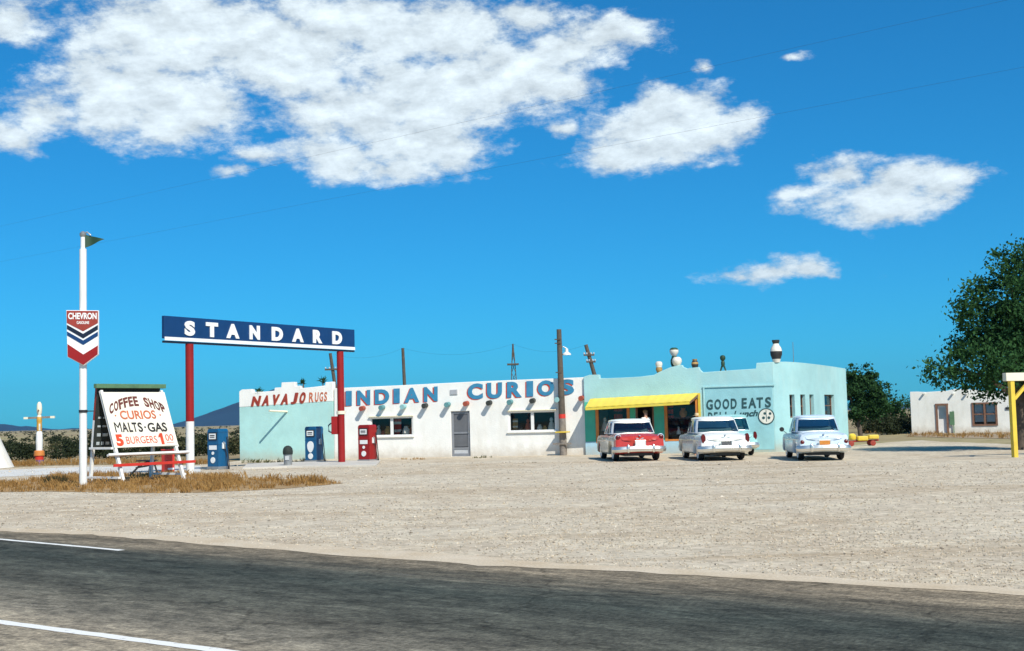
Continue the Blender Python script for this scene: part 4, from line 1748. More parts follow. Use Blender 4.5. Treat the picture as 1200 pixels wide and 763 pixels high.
# ================================================================== GAS PUMPS
def make_pump(name, label, px, py, body_mat, rot, hgt, style):
    base = at(px, py)
    o = thing(name, label, 'gas pump', base, rot, 'gas pumps at the forecourt')
    w, d, h = .60, .54, hgt
    mb = MB()
    # rounded-top body: profile in x-z extruded along y
    pf = [(-w / 2, .12), (w / 2, .12), (w / 2, h - .10)]
    for k in range(1, 7):
        a = pi / 2 * k / 6
        pf.append((w / 2 - .10 + .10 * cos(a), h - .10 + .10 * sin(a)))
    for k in range(0, 7):
        a = pi / 2 + pi / 2 * k / 6
        pf.append((-w / 2 + .10 + .10 * cos(a), h - .10 + .10 * sin(a)))
    mb.prism(pf, lambda a, b, dd: V((a, dd, b)), -d / 2, d / 2)
    body = mb.build('body', body_mat, o, local=True, bevel=.02)
    mb = MB()
    mb.box((0, 0, .06), (w + .06, d + .06, .12))
    mb.build('plinth', 'grey_metal', o, local=True, bevel=.01)
    mb = MB()
    for zz in (h * .62, h - .13):
        mb = MB()
        mb.box((0, 0, zz), (w + .02, d + .02, .033))
        mb.build('trim', body_mat, o, local=True, bevel=.006)
    # dial on the face that looks to -y
    fy = -d / 2
    mb = MB()
    mb.box((0, fy - .012, h - .30), (.44, .03, .30), mi=0)
    mb.box((0, fy - .030, h - .30), (.36, .012, .22), mi=1)
    mb.box((0, fy - .038, h - .27), (.26, .006, .045), mi=0)
    mb.box((0, fy - .038, h - .34), (.26, .006, .03), mi=0)
    mb.build('dial', ['black_metal', 'letter_white'], o, local=True, bevel=.004)
    if style == 'oval':
        mb = MB()
        pts = []
        for k in range(28):
            a = 2 * pi * k / 28
            pts.append((.17 * sin(a) * (1 - .18 * cos(a + pi)), .70 + .25 * cos(a)))
        mb.prism(pts, lambda a, b, dd: V((a, fy - dd, b)), -.002, .02)
        mb.build('emblem', 'letter_white', o, local=True)
        lows = [(.29, .13)]
    else:
        mb = MB()
        mb.box((0, fy - .008, h * .54), (.40, .016, .17))
        mb.build('price_panel', 'letter_white', o, local=True)
        mb = MB()
        mb.lathe([(.065, 0), (.065, .02)], (0, fy, h * .40), 14, axis=(0, -1, 0))
        mb.build('emblem', 'letter_white', o, local=True)
        lows = [(h * .23, .12)]
    for z, r in lows:
        mb = MB()
        mb.lathe([(r, 0), (r, .02)], (0, fy, z), 20, axis=(0, -1, 0))
        mb.build('badge', 'letter_white', o, local=True)
    # nozzle side at +x
    mb = MB()
    mb.box((w / 2 + .02, -.0, h * .58), (.06, .14, .24), mi=0)
    mb.tube([(w / 2 + .07, .0, h * .50), (w / 2 + .08, -.0, h * .62), (w / 2 + .06, -.05, h * .68)], [.028, .03, .02], 8, mi=1)
    nz = mb.build('nozzle', ['letter_white', 'grey_metal'], o, local=True, bevel=.01)
    mb = MB()
    pts = []
    for k in range(15):
        s = k / 14
        pts.append((w / 2 + .05 + .16 * sin(pi * s), .16 - .10 * s, h * .80 - (h * .74) * sin(pi * min(1, s * 1.0)) * .95 - (.0 if s < .5 else -(s - .5) * .0) - s * h * .25))
    mb.tube(pts, .018, 8)
    mb.build('hose', 'black_rubber', o, local=True, smooth=True)
    return o


make_pump('gas_pump', 'blue gas pump beside the white foot of the sign post', 255.5, 550, 'pump_blue', radians(-32), 1.62, 'panel')
make_pump('gas_pump', 'blue gas pump with oval emblem in front of the teal wall', 368.5, 542, 'pump_blue', radians(-28), 1.60, 'oval')
make_pump('gas_pump', 'red gas pump in front of the white shop wall', 431, 541.5, 'pump_red', radians(-30), 1.62, 'panel')

# trash bin
tb = at(337.5, 547)
bn_ = thing('trash_bin', 'small grey bin with dark domed lid left of the oval emblem pump', 'bin', tb)
mb = MB()
mb.lathe([(.16, .0), (.17, .05), (.18, .52)], tb, 18)
mb.build('bin_body', 'grey_metal', bn_, smooth=True)
mb = MB()
mb.lathe([(.20, .50), (.21, .62), (.19, .74), (.13, .82), (.04, .86)], tb, 18)
mb.build('lid', 'chalkboard', bn_, smooth=True)
mb = MB()
mb.box(tb + V((0, -.19, .36)), (.16, .02, .16))
mb.build('label_plate', 'screen_pale', bn_)

# ================================================================== CARS
def make_car(label, loc, heading, body, side, roofm, fin=0.0, tail='oval', plate='plate_white', mirror=False, plate_z=.62,
             group='cars parked at the cafe', H=1.52, Wd=1.86, two_tone_z=None):
    o = thing('parked_car', label, 'car', loc, heading, group)
    Lc = 5.0
    hw = Wd / 2
    ys = [0.0, .04, .10, .18, .28, .40, .52, .60, .66, .72, .80, .90, 1.0, 1.10, 1.20, 1.30, 1.38, 1.44, 1.50, 1.60, 1.8, 2.1, 2.4, 2.8, 3.1,
          3.4, 3.55, 3.62, 3.68, 3.74, 3.82, 3.92, 4.02, 4.12, 4.22, 4.30, 4.36, 4.42, 4.5, 4.6, 4.72, 4.82, 4.90, 4.96, 5.0]
    rw, fwh = 1.05, 4.02
    AR = .43

    def ip(tab, y):
        for (a, va), (b, vb) in zip(tab[:-1], tab[1:]):
            if a <= y <= b:
                s = (y - a) / (b - a)
                s = s * s * (3 - 2 * s)
                return va + (vb - va) * s
        return tab[-1][1]
    wt = [(0, .93), (.3, .97), (1.0, 1.0), (3.6, .99), (4.6, .96), (5, .91)]
    deck = [(0, .80), (.12, .90), (.5, .975), (1.3, .99), (3.5, .99), (4.0, .965), (4.75, .93), (5.0, .78)]
    shl = [(0, .90 + fin), (.15, .93 + fin), (.9, .93 + fin * .7), (1.6, .93 + fin * .1), (3.5, .93), (4.6, .90), (5, .84)]
    rings = []
    for y in ys:
        w = hw * ip(wt, y)
        dz = ip(deck, y)
        sz = ip(shl, y)
        zb = .25
        if y < .5:
            zb = .31 - .12 * y
        for yc in (rw, fwh):
            if abs(y - yc) < AR:
                zb = max(zb, .34 + sqrt(AR * AR - (y - yc) ** 2) * .93)
        zm = max(.56, zb + .03)
        pr = [(0, min(zb, .40) + .02), (w - .20, min(zb, .45) + .0), (w - .05, zb), (w - .005, zb + .05), (w, zm + .02), (w - .01, max(zm + .06, .74)), (w - .03, sz - .07),
              (w - .075, sz - .005), (w - .13, sz - .01), (w - .21, min(sz - .03, dz - .02) if fin > .02 else dz - .025), (w - .36, dz), (w * .35, dz + .02), (0, dz + .028)]
        rings.append([(x, y, z) for x, z in pr])
    def deform(p):
        x, y, z = p
        k = max(0, 1 - y / .6)
        bow = .10 * (x / hw) ** 2
        yy = y + k * (bow + .13 * max(0, z - .55))
        k2 = max(0, (y - 4.5) / .5)
        yy -= k2 * .16 * (x / hw) ** 2
        return (x, yy, z)
    npz = len(rings[0])
    full = []
    for r in rings:
        full.append([deform(p) for p in r] + [deform((-x, y, z)) for x, y, z in r[-2:0:-1]])
    n = len(full[0])
    mb = MB()
    # closing rings at rear and front
    def shrink(r, s, dy, zc=.66):
        return [(x * s, y + dy * 1, zc + (z - zc) * s) for x, y, z in r]
    allr = [shrink(full[0], .45, -.045), shrink(full[0], .86, -.042), shrink(full[0], .965, -.025)] + full + \
           [shrink(full[-1], .96, .03), shrink(full[-1], .8, .05), shrink(full[-1], .4, .06)]
    for r in allr:
        mb.v += r
    for i in range(len(allr) - 1):
        for k in range(n):
            k2 = (k + 1) % n
            f = (i * n + k, i * n + k2, (i + 1) * n + k2, (i + 1) * n + k)
            c = [sum(mb.v[q][a] for q in f) / 4 for a in range(3)]
            mi = 0
            if side != body and abs(c[0]) > hw * .86 and c[1] > .30 and c[2] < (two_tone_z or .88):
                mi = 1
            mb.f.append(f)
            mb.m.append(mi)
    mb.f.append(tuple(range(n)))
    mb.m.append(0)
    e = (len(allr) - 1) * n
    mb.f.append(tuple(e + k for k in range(n)))
    mb.m.append(0)
    mb.build('body', [body, side], o, local=True, smooth=38)
    # underbody, enlarged downward to deepen the shade beneath the car
    mb = MB()
    mb.box((0, 2.5, .34), (1.08, 4.5, .30))
    mb.box((0, 2.5, .45), (Wd * .84, 1.9, .46))
    mb.build('underbody', 'black_metal', o, local=True)
    # greenhouse
    NS = 96
    b_rear, b_front, bw_ = 1.08, 3.62, hw * .92
    t_rear, t_front, tw = 1.55, 3.02, hw * .79
    zb0, zt0 = .985, H - .10
    ex = 5.0

    def ring(h, inset=0):
        s = h
        ra = b_rear + (t_rear - b_rear) * (s ** .85)
        fa = b_front + (t_front - b_front) * s
        wd_ = bw_ + (tw - bw_) * (s ** 1.25)
        cy, ly = (ra + fa) / 2, (fa - ra) / 2
        out = []
        for k in range(NS):
            th = 2 * pi * k / NS - pi / 2
            c, s_ = cos(th), sin(th)
            x = (wd_ - inset) * math.copysign(abs(c) ** (2 / ex), c)
            y = (ly - inset) * math.copysign(abs(s_) ** (2 / (ex - 1.5)), s_)
            out.append((x, cy + y, zb0 + (zt0 - zb0) * h))
        return out
    hs = [0, .07, .3, .6, .88, 1.0]
    R = [ring(h) for h in hs]

    def is_glass(k, j):
        if j == 0 or j == len(hs) - 2:
            return None
        d = (k + .5) / NS * 360 - 90
        if d > 180:
            d -= 360
        # d: -90 is the rear, 90 the front, 0 the right side
        def in_(a, b):
            return a <= d <= b
        if in_(-90 - 46, -90 + 46):
            return 'rear'
        if in_(90 - 44, 90 + 44):
            return 'front'
        if in_(-31, -3) or in_(1, 40):
            return 'right'
        dd = 180 - d if d > 0 else -180 - d
        if -31 <= dd <= -3 or 1 <= dd <= 40:
            return 'left'
        return None
    shell = MB()
    gl = {'rear': MB(), 'front': MB(), 'left': MB(), 'right': MB()}
    for mbq in [shell] + list(gl.values()):
        for r in R:
            mbq.v += r
    for j in range(len(hs) - 1):
        for k in range(NS):
            k2 = (k + 1) % NS
            f = (j * NS + k, j * NS + k2, (j + 1) * NS + k2, (j + 1) * NS + k)
            g = is_glass(k, j)
            t_ = gl[g] if g else shell
            t_.f.append(f)
            t_.m.append(0)
    base = len(shell.v)
    caps = [(1.0, 0), (1.015, .018), (.97, .045), (.86, .072), (.6, .092), (.25, .10)]
    cyc = (t_rear + t_front) / 2
    for sc, dz in caps:
        shell.v += [(x * sc, cyc + (y - cyc) * (sc if sc <= 1 else 1.03), zt0 + dz) for x, y, z in R[-1]]
    for j in range(len(caps) - 1):
        for k in range(NS):
            k2 = (k + 1) % NS
            shell.f.append((base + j * NS + k, base + j * NS + k2, base + (j + 1) * NS + k2, base + (j + 1) * NS + k))
            shell.m.append(0)
    shell.f.append(tuple(base + (len(caps) - 1) * NS + k for k in range(NS)))
    shell.m.append(0)
    for mbq in gl.values():   # drop unused vertices
        used = sorted({i for f in mbq.f for i in f})
        mp = {v: i for i, v in enumerate(used)}
        mbq.v = [mbq.v[i] for i in used]
        mbq.f = [tuple(mp[i] for i in f) for f in mbq.f]
    roof = shell.build('roof', roofm, o, local=True, smooth=45)
    gl['rear'].build('rear_window', 'glass_car', o, local=True, smooth=True)
    gl['front'].build('windshield', 'glass_car', o, local=True, smooth=True)
    for sd in ('left', 'right'):
        gl[sd].build('side_window', 'glass_car', o, local=True, smooth=True)
    # rear window chrome moulding
    mb = MB()
    ks = [k for k in range(-12, 13)]
    mb.tube([R[1][k % NS] for k in ks], .014, 6)
    mb.tube([R[-2][k % NS] for k in ks], .012, 6)
    mb.build('window_moulding', 'chrome', o, local=True)
    # seats
    mb = MB()
    mb.box((0, 1.86, 1.05), (1.25, .18, .22))
    mb.box((0, 2.75, 1.05), (1.25, .16, .24))
    mb.build('seat', 'seat_cloth', o, local=True, bevel=.05)
    # bumpers
    for nm, y0, sg_ in (('rear_bumper', -.13, 1), ('front_bumper', Lc + .12, -1)):
        mb = MB()
        pts = []
        for k in range(21):
            s = k / 20 * 2 - 1
            x = s * (hw - (.01 if sg_ > 0 else .10))
            y = y0 + sg_ * (.13 * s * s + (.30 * max(0, abs(s) - .88) / .12))
            pts.append((x, y, .425 + .03 * (1 - s * s)))
        for dz, r in ((-.055, .055), (.0, .075), (.055, .055)):
            mb.tube([(a, b, c + dz) for a, b, c in pts], r, 8)
        bp_ = mb.build(nm, 'chrome', o, local=True, smooth=50)
        for sx in (-.46, .46):
            mb = MB()
            mb.lathe([(.03, .32), (.055, .37), (.06, .51), (.045, .59), (.015, .62)], (sx, y0 - sg_ * .06 + sg_ * .04, 0), 10)
            mb.build('bumper_guard', 'chrome', bp_, local=True, smooth=True)
    # lights
    for sx in (-1, 1):
        mb = MB()
        if tail == 'round':
            mb.lathe([(.10, -.05), (.095, .02), (.06, .05), (.01, .06)], (sx * (hw * .93 - .10), .12, .84 + fin * .6), 16, axis=(0, -1, 0), mi=0)
            mb.lathe([(.125, -.07), (.125, -.005), (.10, .0)], (sx * (hw * .93 - .10), .12, .84 + fin * .6), 16, axis=(0, -1, 0), mi=1)
        elif tail == 'oval':
            pf = [(.075 * cos(2 * pi * k / 18), .17 * sin(2 * pi * k / 18)) for k in range(18)]
            mb.prism(pf, lambda a, b, d: V((sx * (hw * .93 - .085) + a, .10 - d, .80 + b)), -.12, .035, mi=0)
        else:
            mb.lathe([(.075, -.06), (.07, .02), (.03, .05)], (sx * (hw * .93 - .09), .07, .66), 14, axis=(0, -1, 0), mi=0)
            mb.lathe([(.09, -.07), (.09, 0)], (sx * (hw * .93 - .09), .07, .66), 14, axis=(0, -1, 0), mi=1)
        mb.build('taillight', ['tail_red', 'chrome'], o, local=True, smooth=40)
        mb = MB()
        mb.lathe([(.12, -.1), (.11, .02), (.06, .06)], (sx * (hw * .91 - .16), Lc - .02, .74), 16, axis=(0, 1, 0), mi=0)
        mb.build('headlight', 'lamp_glass', o, local=True, smooth=True)
    mb = MB()
    mb.box((0, -.075, plate_z), (.36, .02, .17), mi=0)
    mb.box((0, -.066, plate_z), (.40, .02, .21), mi=1)
    mb.build('license_plate', [plate, 'chrome'], o, local=True, bevel=.006)
    mb = MB()
    mb.prism([(-.16, 0), (0, -.08), (.16, 0), (.10, .015), (0, -.03), (-.10, .015)], lambda a, b, d: V((a, .015 + .02 - d, .84 + b)), -.02, .03)
    mb.box((0, .11, .925), (.05, .16, .03))
    mb.build('trunk_emblem', 'chrome', o, local=True)
    # side trim and handles
    for sx in (-1, 1):
        mb = MB()
        mb.tube([(sx * (hw * ip(wt, y) + .004), y, .70 + (.02 if y > 2 else .05)) for y in (.35, .8, 1.4, 2.0, 2.8, 3.6, 4.4)], .016, 6)
        mb.build('side_trim', 'chrome', o, local=True)
        for yy in (1.75, 2.75):
            mb = MB()
            mb.box((sx * (hw * .99 + .015), yy, .80), (.04, .16, .03))
            mb.build('door_handle', 'chrome', o, local=True)
    if mirror:
        mb = MB()
        mb.tube([(-hw * .96, 3.25, .93), (-hw - .12, 3.25, 1.05)], .012, 6)
        mb.lathe([(.085, -.03), (.085, .03)], (-hw - .14, 3.25, 1.08), 14, axis=(0, 1, 0))
        mb.build('side_mirror', 'black_metal', o, local=True)
    # wheels
    for sx in (-1, 1):
        for yc in (rw, fwh):
            c = (sx * (hw - .20), yc, .345)
            mb = MB()
            mb.lathe([(.20, -.10), (.31, -.10), (.345, -.06), (.345, .06), (.31, .10), (.20, .10)], c, 28, axis=(sx, 0, 0))
            wh = mb.build('wheel', 'black_rubber', o, local=True, smooth=35)
            mb = MB()
            mb.lathe([(.20, .06), (.20, .09), (.14, .105), (.09, .125), (.02, .13)], c, 22, axis=(sx, 0, 0))
            mb.build('hubcap', 'chrome', wh, local=True, smooth=True)
            mb = MB()
            mb.lathe([(.27, .095), (.27, .1015), (.21, .104)], c, 24, axis=(sx, 0, 0))
            mb.build('whitewall', 'letter_white', wh, local=True)
    return o


def car_place(px_l, px_r, py):
    a, b = at(px_l, py), at(px_r, py)
    return (a + b) / 2


def head(hx):
    return -atan(hx)


red_car = make_car('red car with cream sides and white roof, rear to the road', car_place(722, 780.5, 540.5), head(-.08), 'car_red', 'car_cream', 'car_white',
         fin=.05, tail='round', plate='plate_white', H=1.55, Wd=1.90, plate_z=.66)
red_car.scale = (1.05, 1.04, 1.04)
white_car = make_car('white car with tall red taillights parked before the lettered turquoise wall', car_place(823, 881, 540), head(-.045), 'car_white', 'car_white', 'car_white',
         fin=.0, tail='oval', plate='plate_dark', H=1.60, Wd=1.86, plate_z=.62)
make_car('pale blue car with orange plate near the building corner', car_place(938, 997, 540), head(.08), 'car_pale_blue', 'car_pale_blue', 'car_pale_blue',
         fin=.0, tail='small', plate='plate_orange', mirror=True, H=1.60, Wd=1.80, plate_z=.62)
make_car('aqua car mostly hidden behind the white car', at(864.5, 534.4), head(.03), 'car_aqua', 'car_aqua', 'car_aqua',
         fin=.0, tail='oval', plate='plate_white', H=1.68, Wd=1.78)
white_car.scale = (1.04, 1.02, 1.02)

# ================================================================== PEOPLE
def skin_mesh(name, verts, edges, radii, mat, parent, org):
    me = bpy.data.meshes.new(name)
    me.from_pydata([tuple(V(v)) for v in verts], edges, [])
    ob = bpy.data.objects.new(name, me)
    COL.objects.link(ob)
    ob.modifiers.new('skin', 'SKIN')
    sv = me.skin_vertices[0].data
    for i, r in enumerate(radii):
        rr_ = r if isinstance(r, tuple) else (r, r)
        sv[i].radius = rr_
    sv[0].use_root = True
    ss = ob.modifiers.new('sub', 'SUBSURF')
    ss.levels = 2
    ss.render_levels = 2
    bpy.context.view_layer.update()
    dg = bpy.context.evaluated_depsgraph_get()
    m2 = bpy.data.meshes.new_from_object(ob.evaluated_get(dg))
    m2.name = name
    bpy.data.objects.remove(ob)
    m2.materials.clear()
    m2.materials.append(M[mat])
    m2.polygons.foreach_set('use_smooth', [True] * len(m2.polygons))
    m2.polygons.foreach_set('material_index', [0] * len(m2.polygons))
    o2 = bpy.data.objects.new(name, m2)
    COL.objects.link(o2)
    o2.parent = parent
    return o2


def make_person(label, loc, rotz, h, shirt, hat=None, hair=True):
    p = thing('person', label, 'person', loc, rotz)
    k = h / 1.76
    vs, es, rs = [], [], []

    def nd(x, y, z, r, par=None):
        vs.append((x * k, y * k, z * k))
        rs.append(r * k)
        if par is not None:
            es.append((par, len(vs) - 1))
        return len(vs) - 1
    pel = nd(0, 0, .95, .14)
    w_ = nd(0, 0, 1.10, .125, pel)
    ch = nd(0, 0, 1.32, .145, w_)
    nk = nd(0, 0, 1.47, .055, ch)
    hd = nd(0, -.015, 1.58, .075, nk)
    nd(0, -.01, 1.70, .075, hd)
    for s in (-1, 1):
        sh = nd(s * .19, 0, 1.40, .06, ch)
        el = nd(s * .25, .02, 1.13, .042, sh)
        wr = nd(s * .27, -.08, .90, .027, el)
        pm = nd(s * .27, -.10, .83, .032, wr)
        for q in range(4):
            f1 = nd(s * (.27 + .0), -.128 + .021 * q, .765 + .004 * abs(q - 1.5), .0095, pm)
            nd(s * .262, -.128 + .021 * q, .735 + .01 * abs(q - 1.5), .008, f1)
        t1 = nd(s * .25, -.14, .80, .010, pm)
        nd(s * .245, -.150, .775, .009, t1)
        hp = nd(s * .09, 0, .86, .085, pel)
        kn = nd(s * .10, -.01, .49, .056, hp)
        an = nd(s * .10, .01, .09, .038, kn)
        nd(s * .11, -.15, .035, .033, an)
    skin_mesh('body', vs, es, rs, 'skin', p, loc)

    def sub(name, nodes, edges, mat):
        skin_mesh(name, [tuple(c * k for c in v[:3]) for v in nodes], edges, [v[3] * k for v in nodes], mat, p, loc)
    sub('shirt', [(0, 0, .94, .155), (0, 0, 1.12, .14), (0, 0, 1.33, .16), (0, 0, 1.44, .075), (.19, 0, 1.405, .075), (.235, .01, 1.22, .06),
                  (-.19, 0, 1.405, .075), (-.235, .01, 1.22, .06)], [(0, 1), (1, 2), (2, 3), (2, 4), (4, 5), (2, 6), (6, 7)], shirt)
    sub('trousers', [(0, 0, .96, .150), (.09, 0, .84, .098), (.10, -.01, .49, .072), (.10, .01, .08, .062), (-.09, 0, .84, .098), (-.10, -.01, .49, .072), (-.10, .01, .08, .062)],
        [(0, 1), (1, 2), (2, 3), (0, 4), (4, 5), (5, 6)], 'trousers')
    # face
    mb = MB()
    mb.lathe([(.02 * k, 0), (.016 * k, .02 * k), (.006 * k, .035 * k)], (0, -.095 * k, 1.60 * k), 8, axis=(0, -1, -.3))
    mb.build('nose', 'skin', p, local=True, smooth=True)
    mb = MB()
    for s in (-1, 1):
        mb.lathe([(.004, 0), (.012 * k, .006 * k), (.004, .012 * k)], (s * .032 * k, -.088 * k, 1.635 * k), 8, axis=(0, -1, 0))
    mb.build('eyes', 'hair', p, local=True)
    mb = MB()
    mb.box((0, -.092 * k, 1.545 * k), (.045 * k, .01 * k, .008 * k))
    mb.build('mouth', 'pot_red', p, local=True)
    if hat:
        mb = MB()
        mb.lathe([(.17 * k, 0), (.175 * k, .012 * k), (.09 * k, .02 * k), (.085 * k, .10 * k), (.06 * k, .12 * k), (.01, .115 * k)], (0, -.005, 1.715 * k), 20)
        mb.build('hat', hat, p, local=True, smooth=True)
    else:
        mb = MB()
        mb.lathe([(.088 * k, -.04 * k), (.102 * k, .0), (.10 * k, .05 * k), (.075 * k, .09 * k), (.02, .108 * k)], (0, .018 * k, 1.69 * k), 18)
        mb.build('hair', 'hair', p, local=True, smooth=True)
    return p


make_person('person in a white shirt standing behind the red car', W(fac(757, 500, CO + .75)[0], CO + .75, .215), radians(35), 1.72, 'shirt_white')
q = pt(817, 500, 53.5)
make_person('person in a tan hat standing left of the white car', V((q.x, q.y, 0)), radians(-20), 1.70, 'shirt_tan', 'straw')

# ================================================================== TOTEM AND TEPEE
tb = at(46, 544)
tot = thing('totem_pole', 'painted totem pole with outstretched bar standing before the dark shrubs', 'totem pole', tb)
s_ = tb.y / F
mb = MB()
mb.lathe([(4.6 * s_, -.05, 0), (5 * s_, 4 * s_, 0), (4.8 * s_, 5 * s_, 1), (5.2 * s_, 9 * s_, 1), (6.2 * s_, 10 * s_, 2), (5.8 * s_, 15 * s_, 2), (4.2 * s_, 16 * s_, 2)], tb, 14)
mb.build('base', ['totem_purple', 'bright_red', 'orange_paint'], tot, smooth=30)
mb = MB()
mb.lathe([(3.6 * s_, 16 * s_), (3.9 * s_, 26 * s_), (3.5 * s_, 36 * s_), (2.6 * s_, 38.5 * s_)], tb, 14, mi=0)
mb.build('lower_body', ['white_paint'], tot, smooth=True)
mb = MB()
mb.lathe([(2.8 * s_, 38.5 * s_, 0), (3.1 * s_, 44 * s_, 0), (2.8 * s_, 48 * s_, 0), (3.2 * s_, 50.5 * s_, 0), (2.9 * s_, 55 * s_, 1), (2.0 * s_, 57 * s_, 1)], tb, 14)
mb.box(tb + V((1.4 * s_, -2.5 * s_, 43 * s_)), (1.6 * s_, 1.6 * s_, 8 * s_), mi=1)
mb.build('upper_body', [paint('totem_yellow', (.62, .33, .05), .6, var=.2, vscale=6), 'pot_white'], tot, smooth=30)
mb = MB()
mb.lathe([(2.0 * s_, 57 * s_), (2.9 * s_, 60 * s_), (3.1 * s_, 65 * s_), (2.6 * s_, 70 * s_), (1.2 * s_, 72.5 * s_)], tb, 14)
hd_ = mb.build('head', 'cream_wood', tot, smooth=True)
mb = MB()
mb.tube([tb + V((0, -2.2 * s_, 63 * s_)), tb + V((.3 * s_, -5 * s_, 61.5 * s_))], [1.1 * s_, .5 * s_], 8)
mb.build('beak', 'brown_wood', hd_)
mb = MB()
z_ = 54 * s_
mb.bar(tb + V((-18 * s_, 0, z_)), tb + V((-13 * s_, 0, z_)), .10, .11, mi=1)
mb.bar(tb + V((-13 * s_, 0, z_)), tb + V((13 * s_, 0, z_ + .02)), .09, .10, mi=0)
mb.bar(tb + V((13 * s_, 0, z_ + .02)), tb + V((18 * s_, 0, z_ + .02)), .10, .11, mi=1)
mb.build('cross_bar', ['grey_wood', 'cream_wood'], tot)

te = at(-30, 549)
tp_ = thing('tepee', 'white canvas tepee cut off by the left edge of the picture', 'tepee', te)
mb = MB()
R0, H0 = 1.78, 4.0
prof = [(R0 * (1 - k / 10 * .95) * (1 - .04 * sin(pi * k / 10)), H0 * k / 10, 0) for k in range(11)]
mb.lathe(prof, te, 28)
mb.build('cover', ['canvas', M['pot_red']], tp_, smooth=20)
mb = MB()
for k in range(7):
    a = 2 * pi * k / 7
    mb.tube([te + V((cos(a) * .16, sin(a) * .16, H0 * .9)), te + V((-cos(a) * .38, -sin(a) * .38, H0 * 1.2))], [.03, .02], 6)
mb.build('poles', 'grey_wood', tp_)

# ================================================================== WHITE HOUSE ON THE RIGHT
HA = radians(24)
HU = V((cos(HA), -sin(HA), 0))
HN = V((-sin(HA), -cos(HA), 0))
HO = at(1068.5, 508.3)


def HW(t, out, z):
    return HO + HU * t + HN * out + UP * z


def hfac(px, py):
    p = onplane(px, py, HO, HN) - HO
    return p.dot(HU), p.z


hs_ = thing('house', 'low white stucco house with brown framed door and window behind the tree', 'house', HO)
hR = hfac(1192, 508)[0]
hd1 = rect(hfac(1097.5, 490)[0], hfac(1111, 490)[0], .03, hfac(1104, 474.5)[1])
hw1 = rect(hfac(1140.5, 490)[0], hfac(1168, 490)[0], hfac(1154, 498)[1], hfac(1154, 472.5)[1])
htop = [hfac(*p) for p in [(1065, 459.3), (1075, 459), (1085, 459.5), (1110, 458), (1120, 455.8), (1135, 456.5), (1170, 458.5), (1180, 463)]]
htop[0] = (0, htop[0][1])
htop.append((hR, htop[-1][1] - .15))
mb = MB()
def hmap(a, b, d):
    return HW(a, d, b)
mb.prism([(0, GZ), (hR, GZ)] + htop[::-1], hmap, 0, -.3, holes=[hd1, hw1])
mb.build('front_wall', 'house_stucco', hs_, bevel=.03)
mb = MB()
mb.box(HW(.152, -4.3, 1.3), (.3, 7.99, 3.0), HU, HN, UP)
mb.box(HW(hR - .152, -4.3, 1.2), (.3, 7.99, 2.8), HU, HN, UP)
mb.box(HW(hR / 2, -8.46, 1.3), (hR, .3, 3.0), HU, HN, UP)
mb.build('rear_wall', 'house_stucco', hs_)
mb = MB()
mb.box(HW(hR / 2, -4.3, 2.4), (hR - .62, 7.9, .15), HU, HN, UP)
mb.build('roof', 'roof_felt', hs_)
mb = MB()
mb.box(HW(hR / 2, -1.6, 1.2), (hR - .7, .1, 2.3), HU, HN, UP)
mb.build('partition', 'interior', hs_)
(t0, z0), _, (t1, z1), _ = hd1
mb = MB()
for a in (t0 + .03, t1 - .03):
    mb.box(HW(a, .005, (z0 + z1) / 2), (.13, .12, z1 - z0), HU, HN, UP)
mb.box(HW((t0 + t1) / 2, .005, z1 + .03), (t1 - t0 + .1, .122, .12), HU, HN, UP)
mb.build('door_frame', 'brown_wood', hs_)
mb = MB()
mb.box(HW((t0 + t1) / 2, -.12, (z0 + z1) / 2), (t1 - t0 - .08, .05, z1 - z0 - .02), HU, HN, UP)
hdoor = mb.build('door', 'white_paint', hs_)
mb = MB()
mb.box(HW((t0 + t1) / 2, -.09, z0 + (z1 - z0) * .70), (.42, .02, .75), HU, HN, UP)
mb.build('pane', 'glass_dark', hdoor)
mb = MB()
hc = HW(t1 + .28, .16, .62)
mb.box(HW(t1 + .35, .10, .75), (.06, .05, 1.5), HU, HN, UP)
mb.box(HW(t1 + .27, .12, 1.0), (.3, .03, .9), HU, HN, UP)
mb.build('door_shadow', 'green_paint', hs_)  # green boards standing in for the dark shadow right of the door
(t0, z0), _, (t1, z1), _ = hw1
mb = MB()
for a in (t0, t1, (t0 + t1) / 2):
    mb.box(HW(a, .0, (z0 + z1) / 2), (.13, .12, z1 - z0 + .1), HU, HN, UP)
for zc in (z0, z1):
    mb.box(HW((t0 + t1) / 2, .0, zc), (t1 - t0 + .1, .118, .11), HU, HN, UP)
mb.box(HW((t0 + t1) / 2, -.02, (z0 + z1) / 2), (t1 - t0 - .1, .06, .08), HU, HN, UP)
hwin = mb.build('window', 'brown_wood', hs_)
mb = MB()
mb.box(HW((t0 + t1) / 2, -.06, (z0 + z1) / 2), (t1 - t0, .012, z1 - z0), HU, HN, UP)
mb.build('pane', 'glass_dark', hwin)
mb = MB()
for a, b in ((t0 + .1, (t0 + t1) / 2 - .1), ((t0 + t1) / 2 + .1, t1 - .1)):
    mb.box(HW((a + b) / 2, -.16, (z0 + z1) / 2 + .1), (b - a, .02, (z1 - z0) * .85), HU, HN, UP)
mb.build('curtain', 'screen_pale', hwin)
mb = MB()
tv, zv = hfac(1181.5, 478.5)
mb.box(HW(tv, .03, zv), (.32, .06, .16), HU, HN, UP)
mb.build('vent', 'black_metal', hs_)
# vigas peeping from the house wall
for px in (1083, 1117, 1133):
    tv, zv = hfac(px, 461)
    mb = MB()
    mb.tube([HW(tv, .0, zv), HW(tv, .25, zv)], .07, 8)
    mb.build('roof_beam', 'house_stucco', hs_)

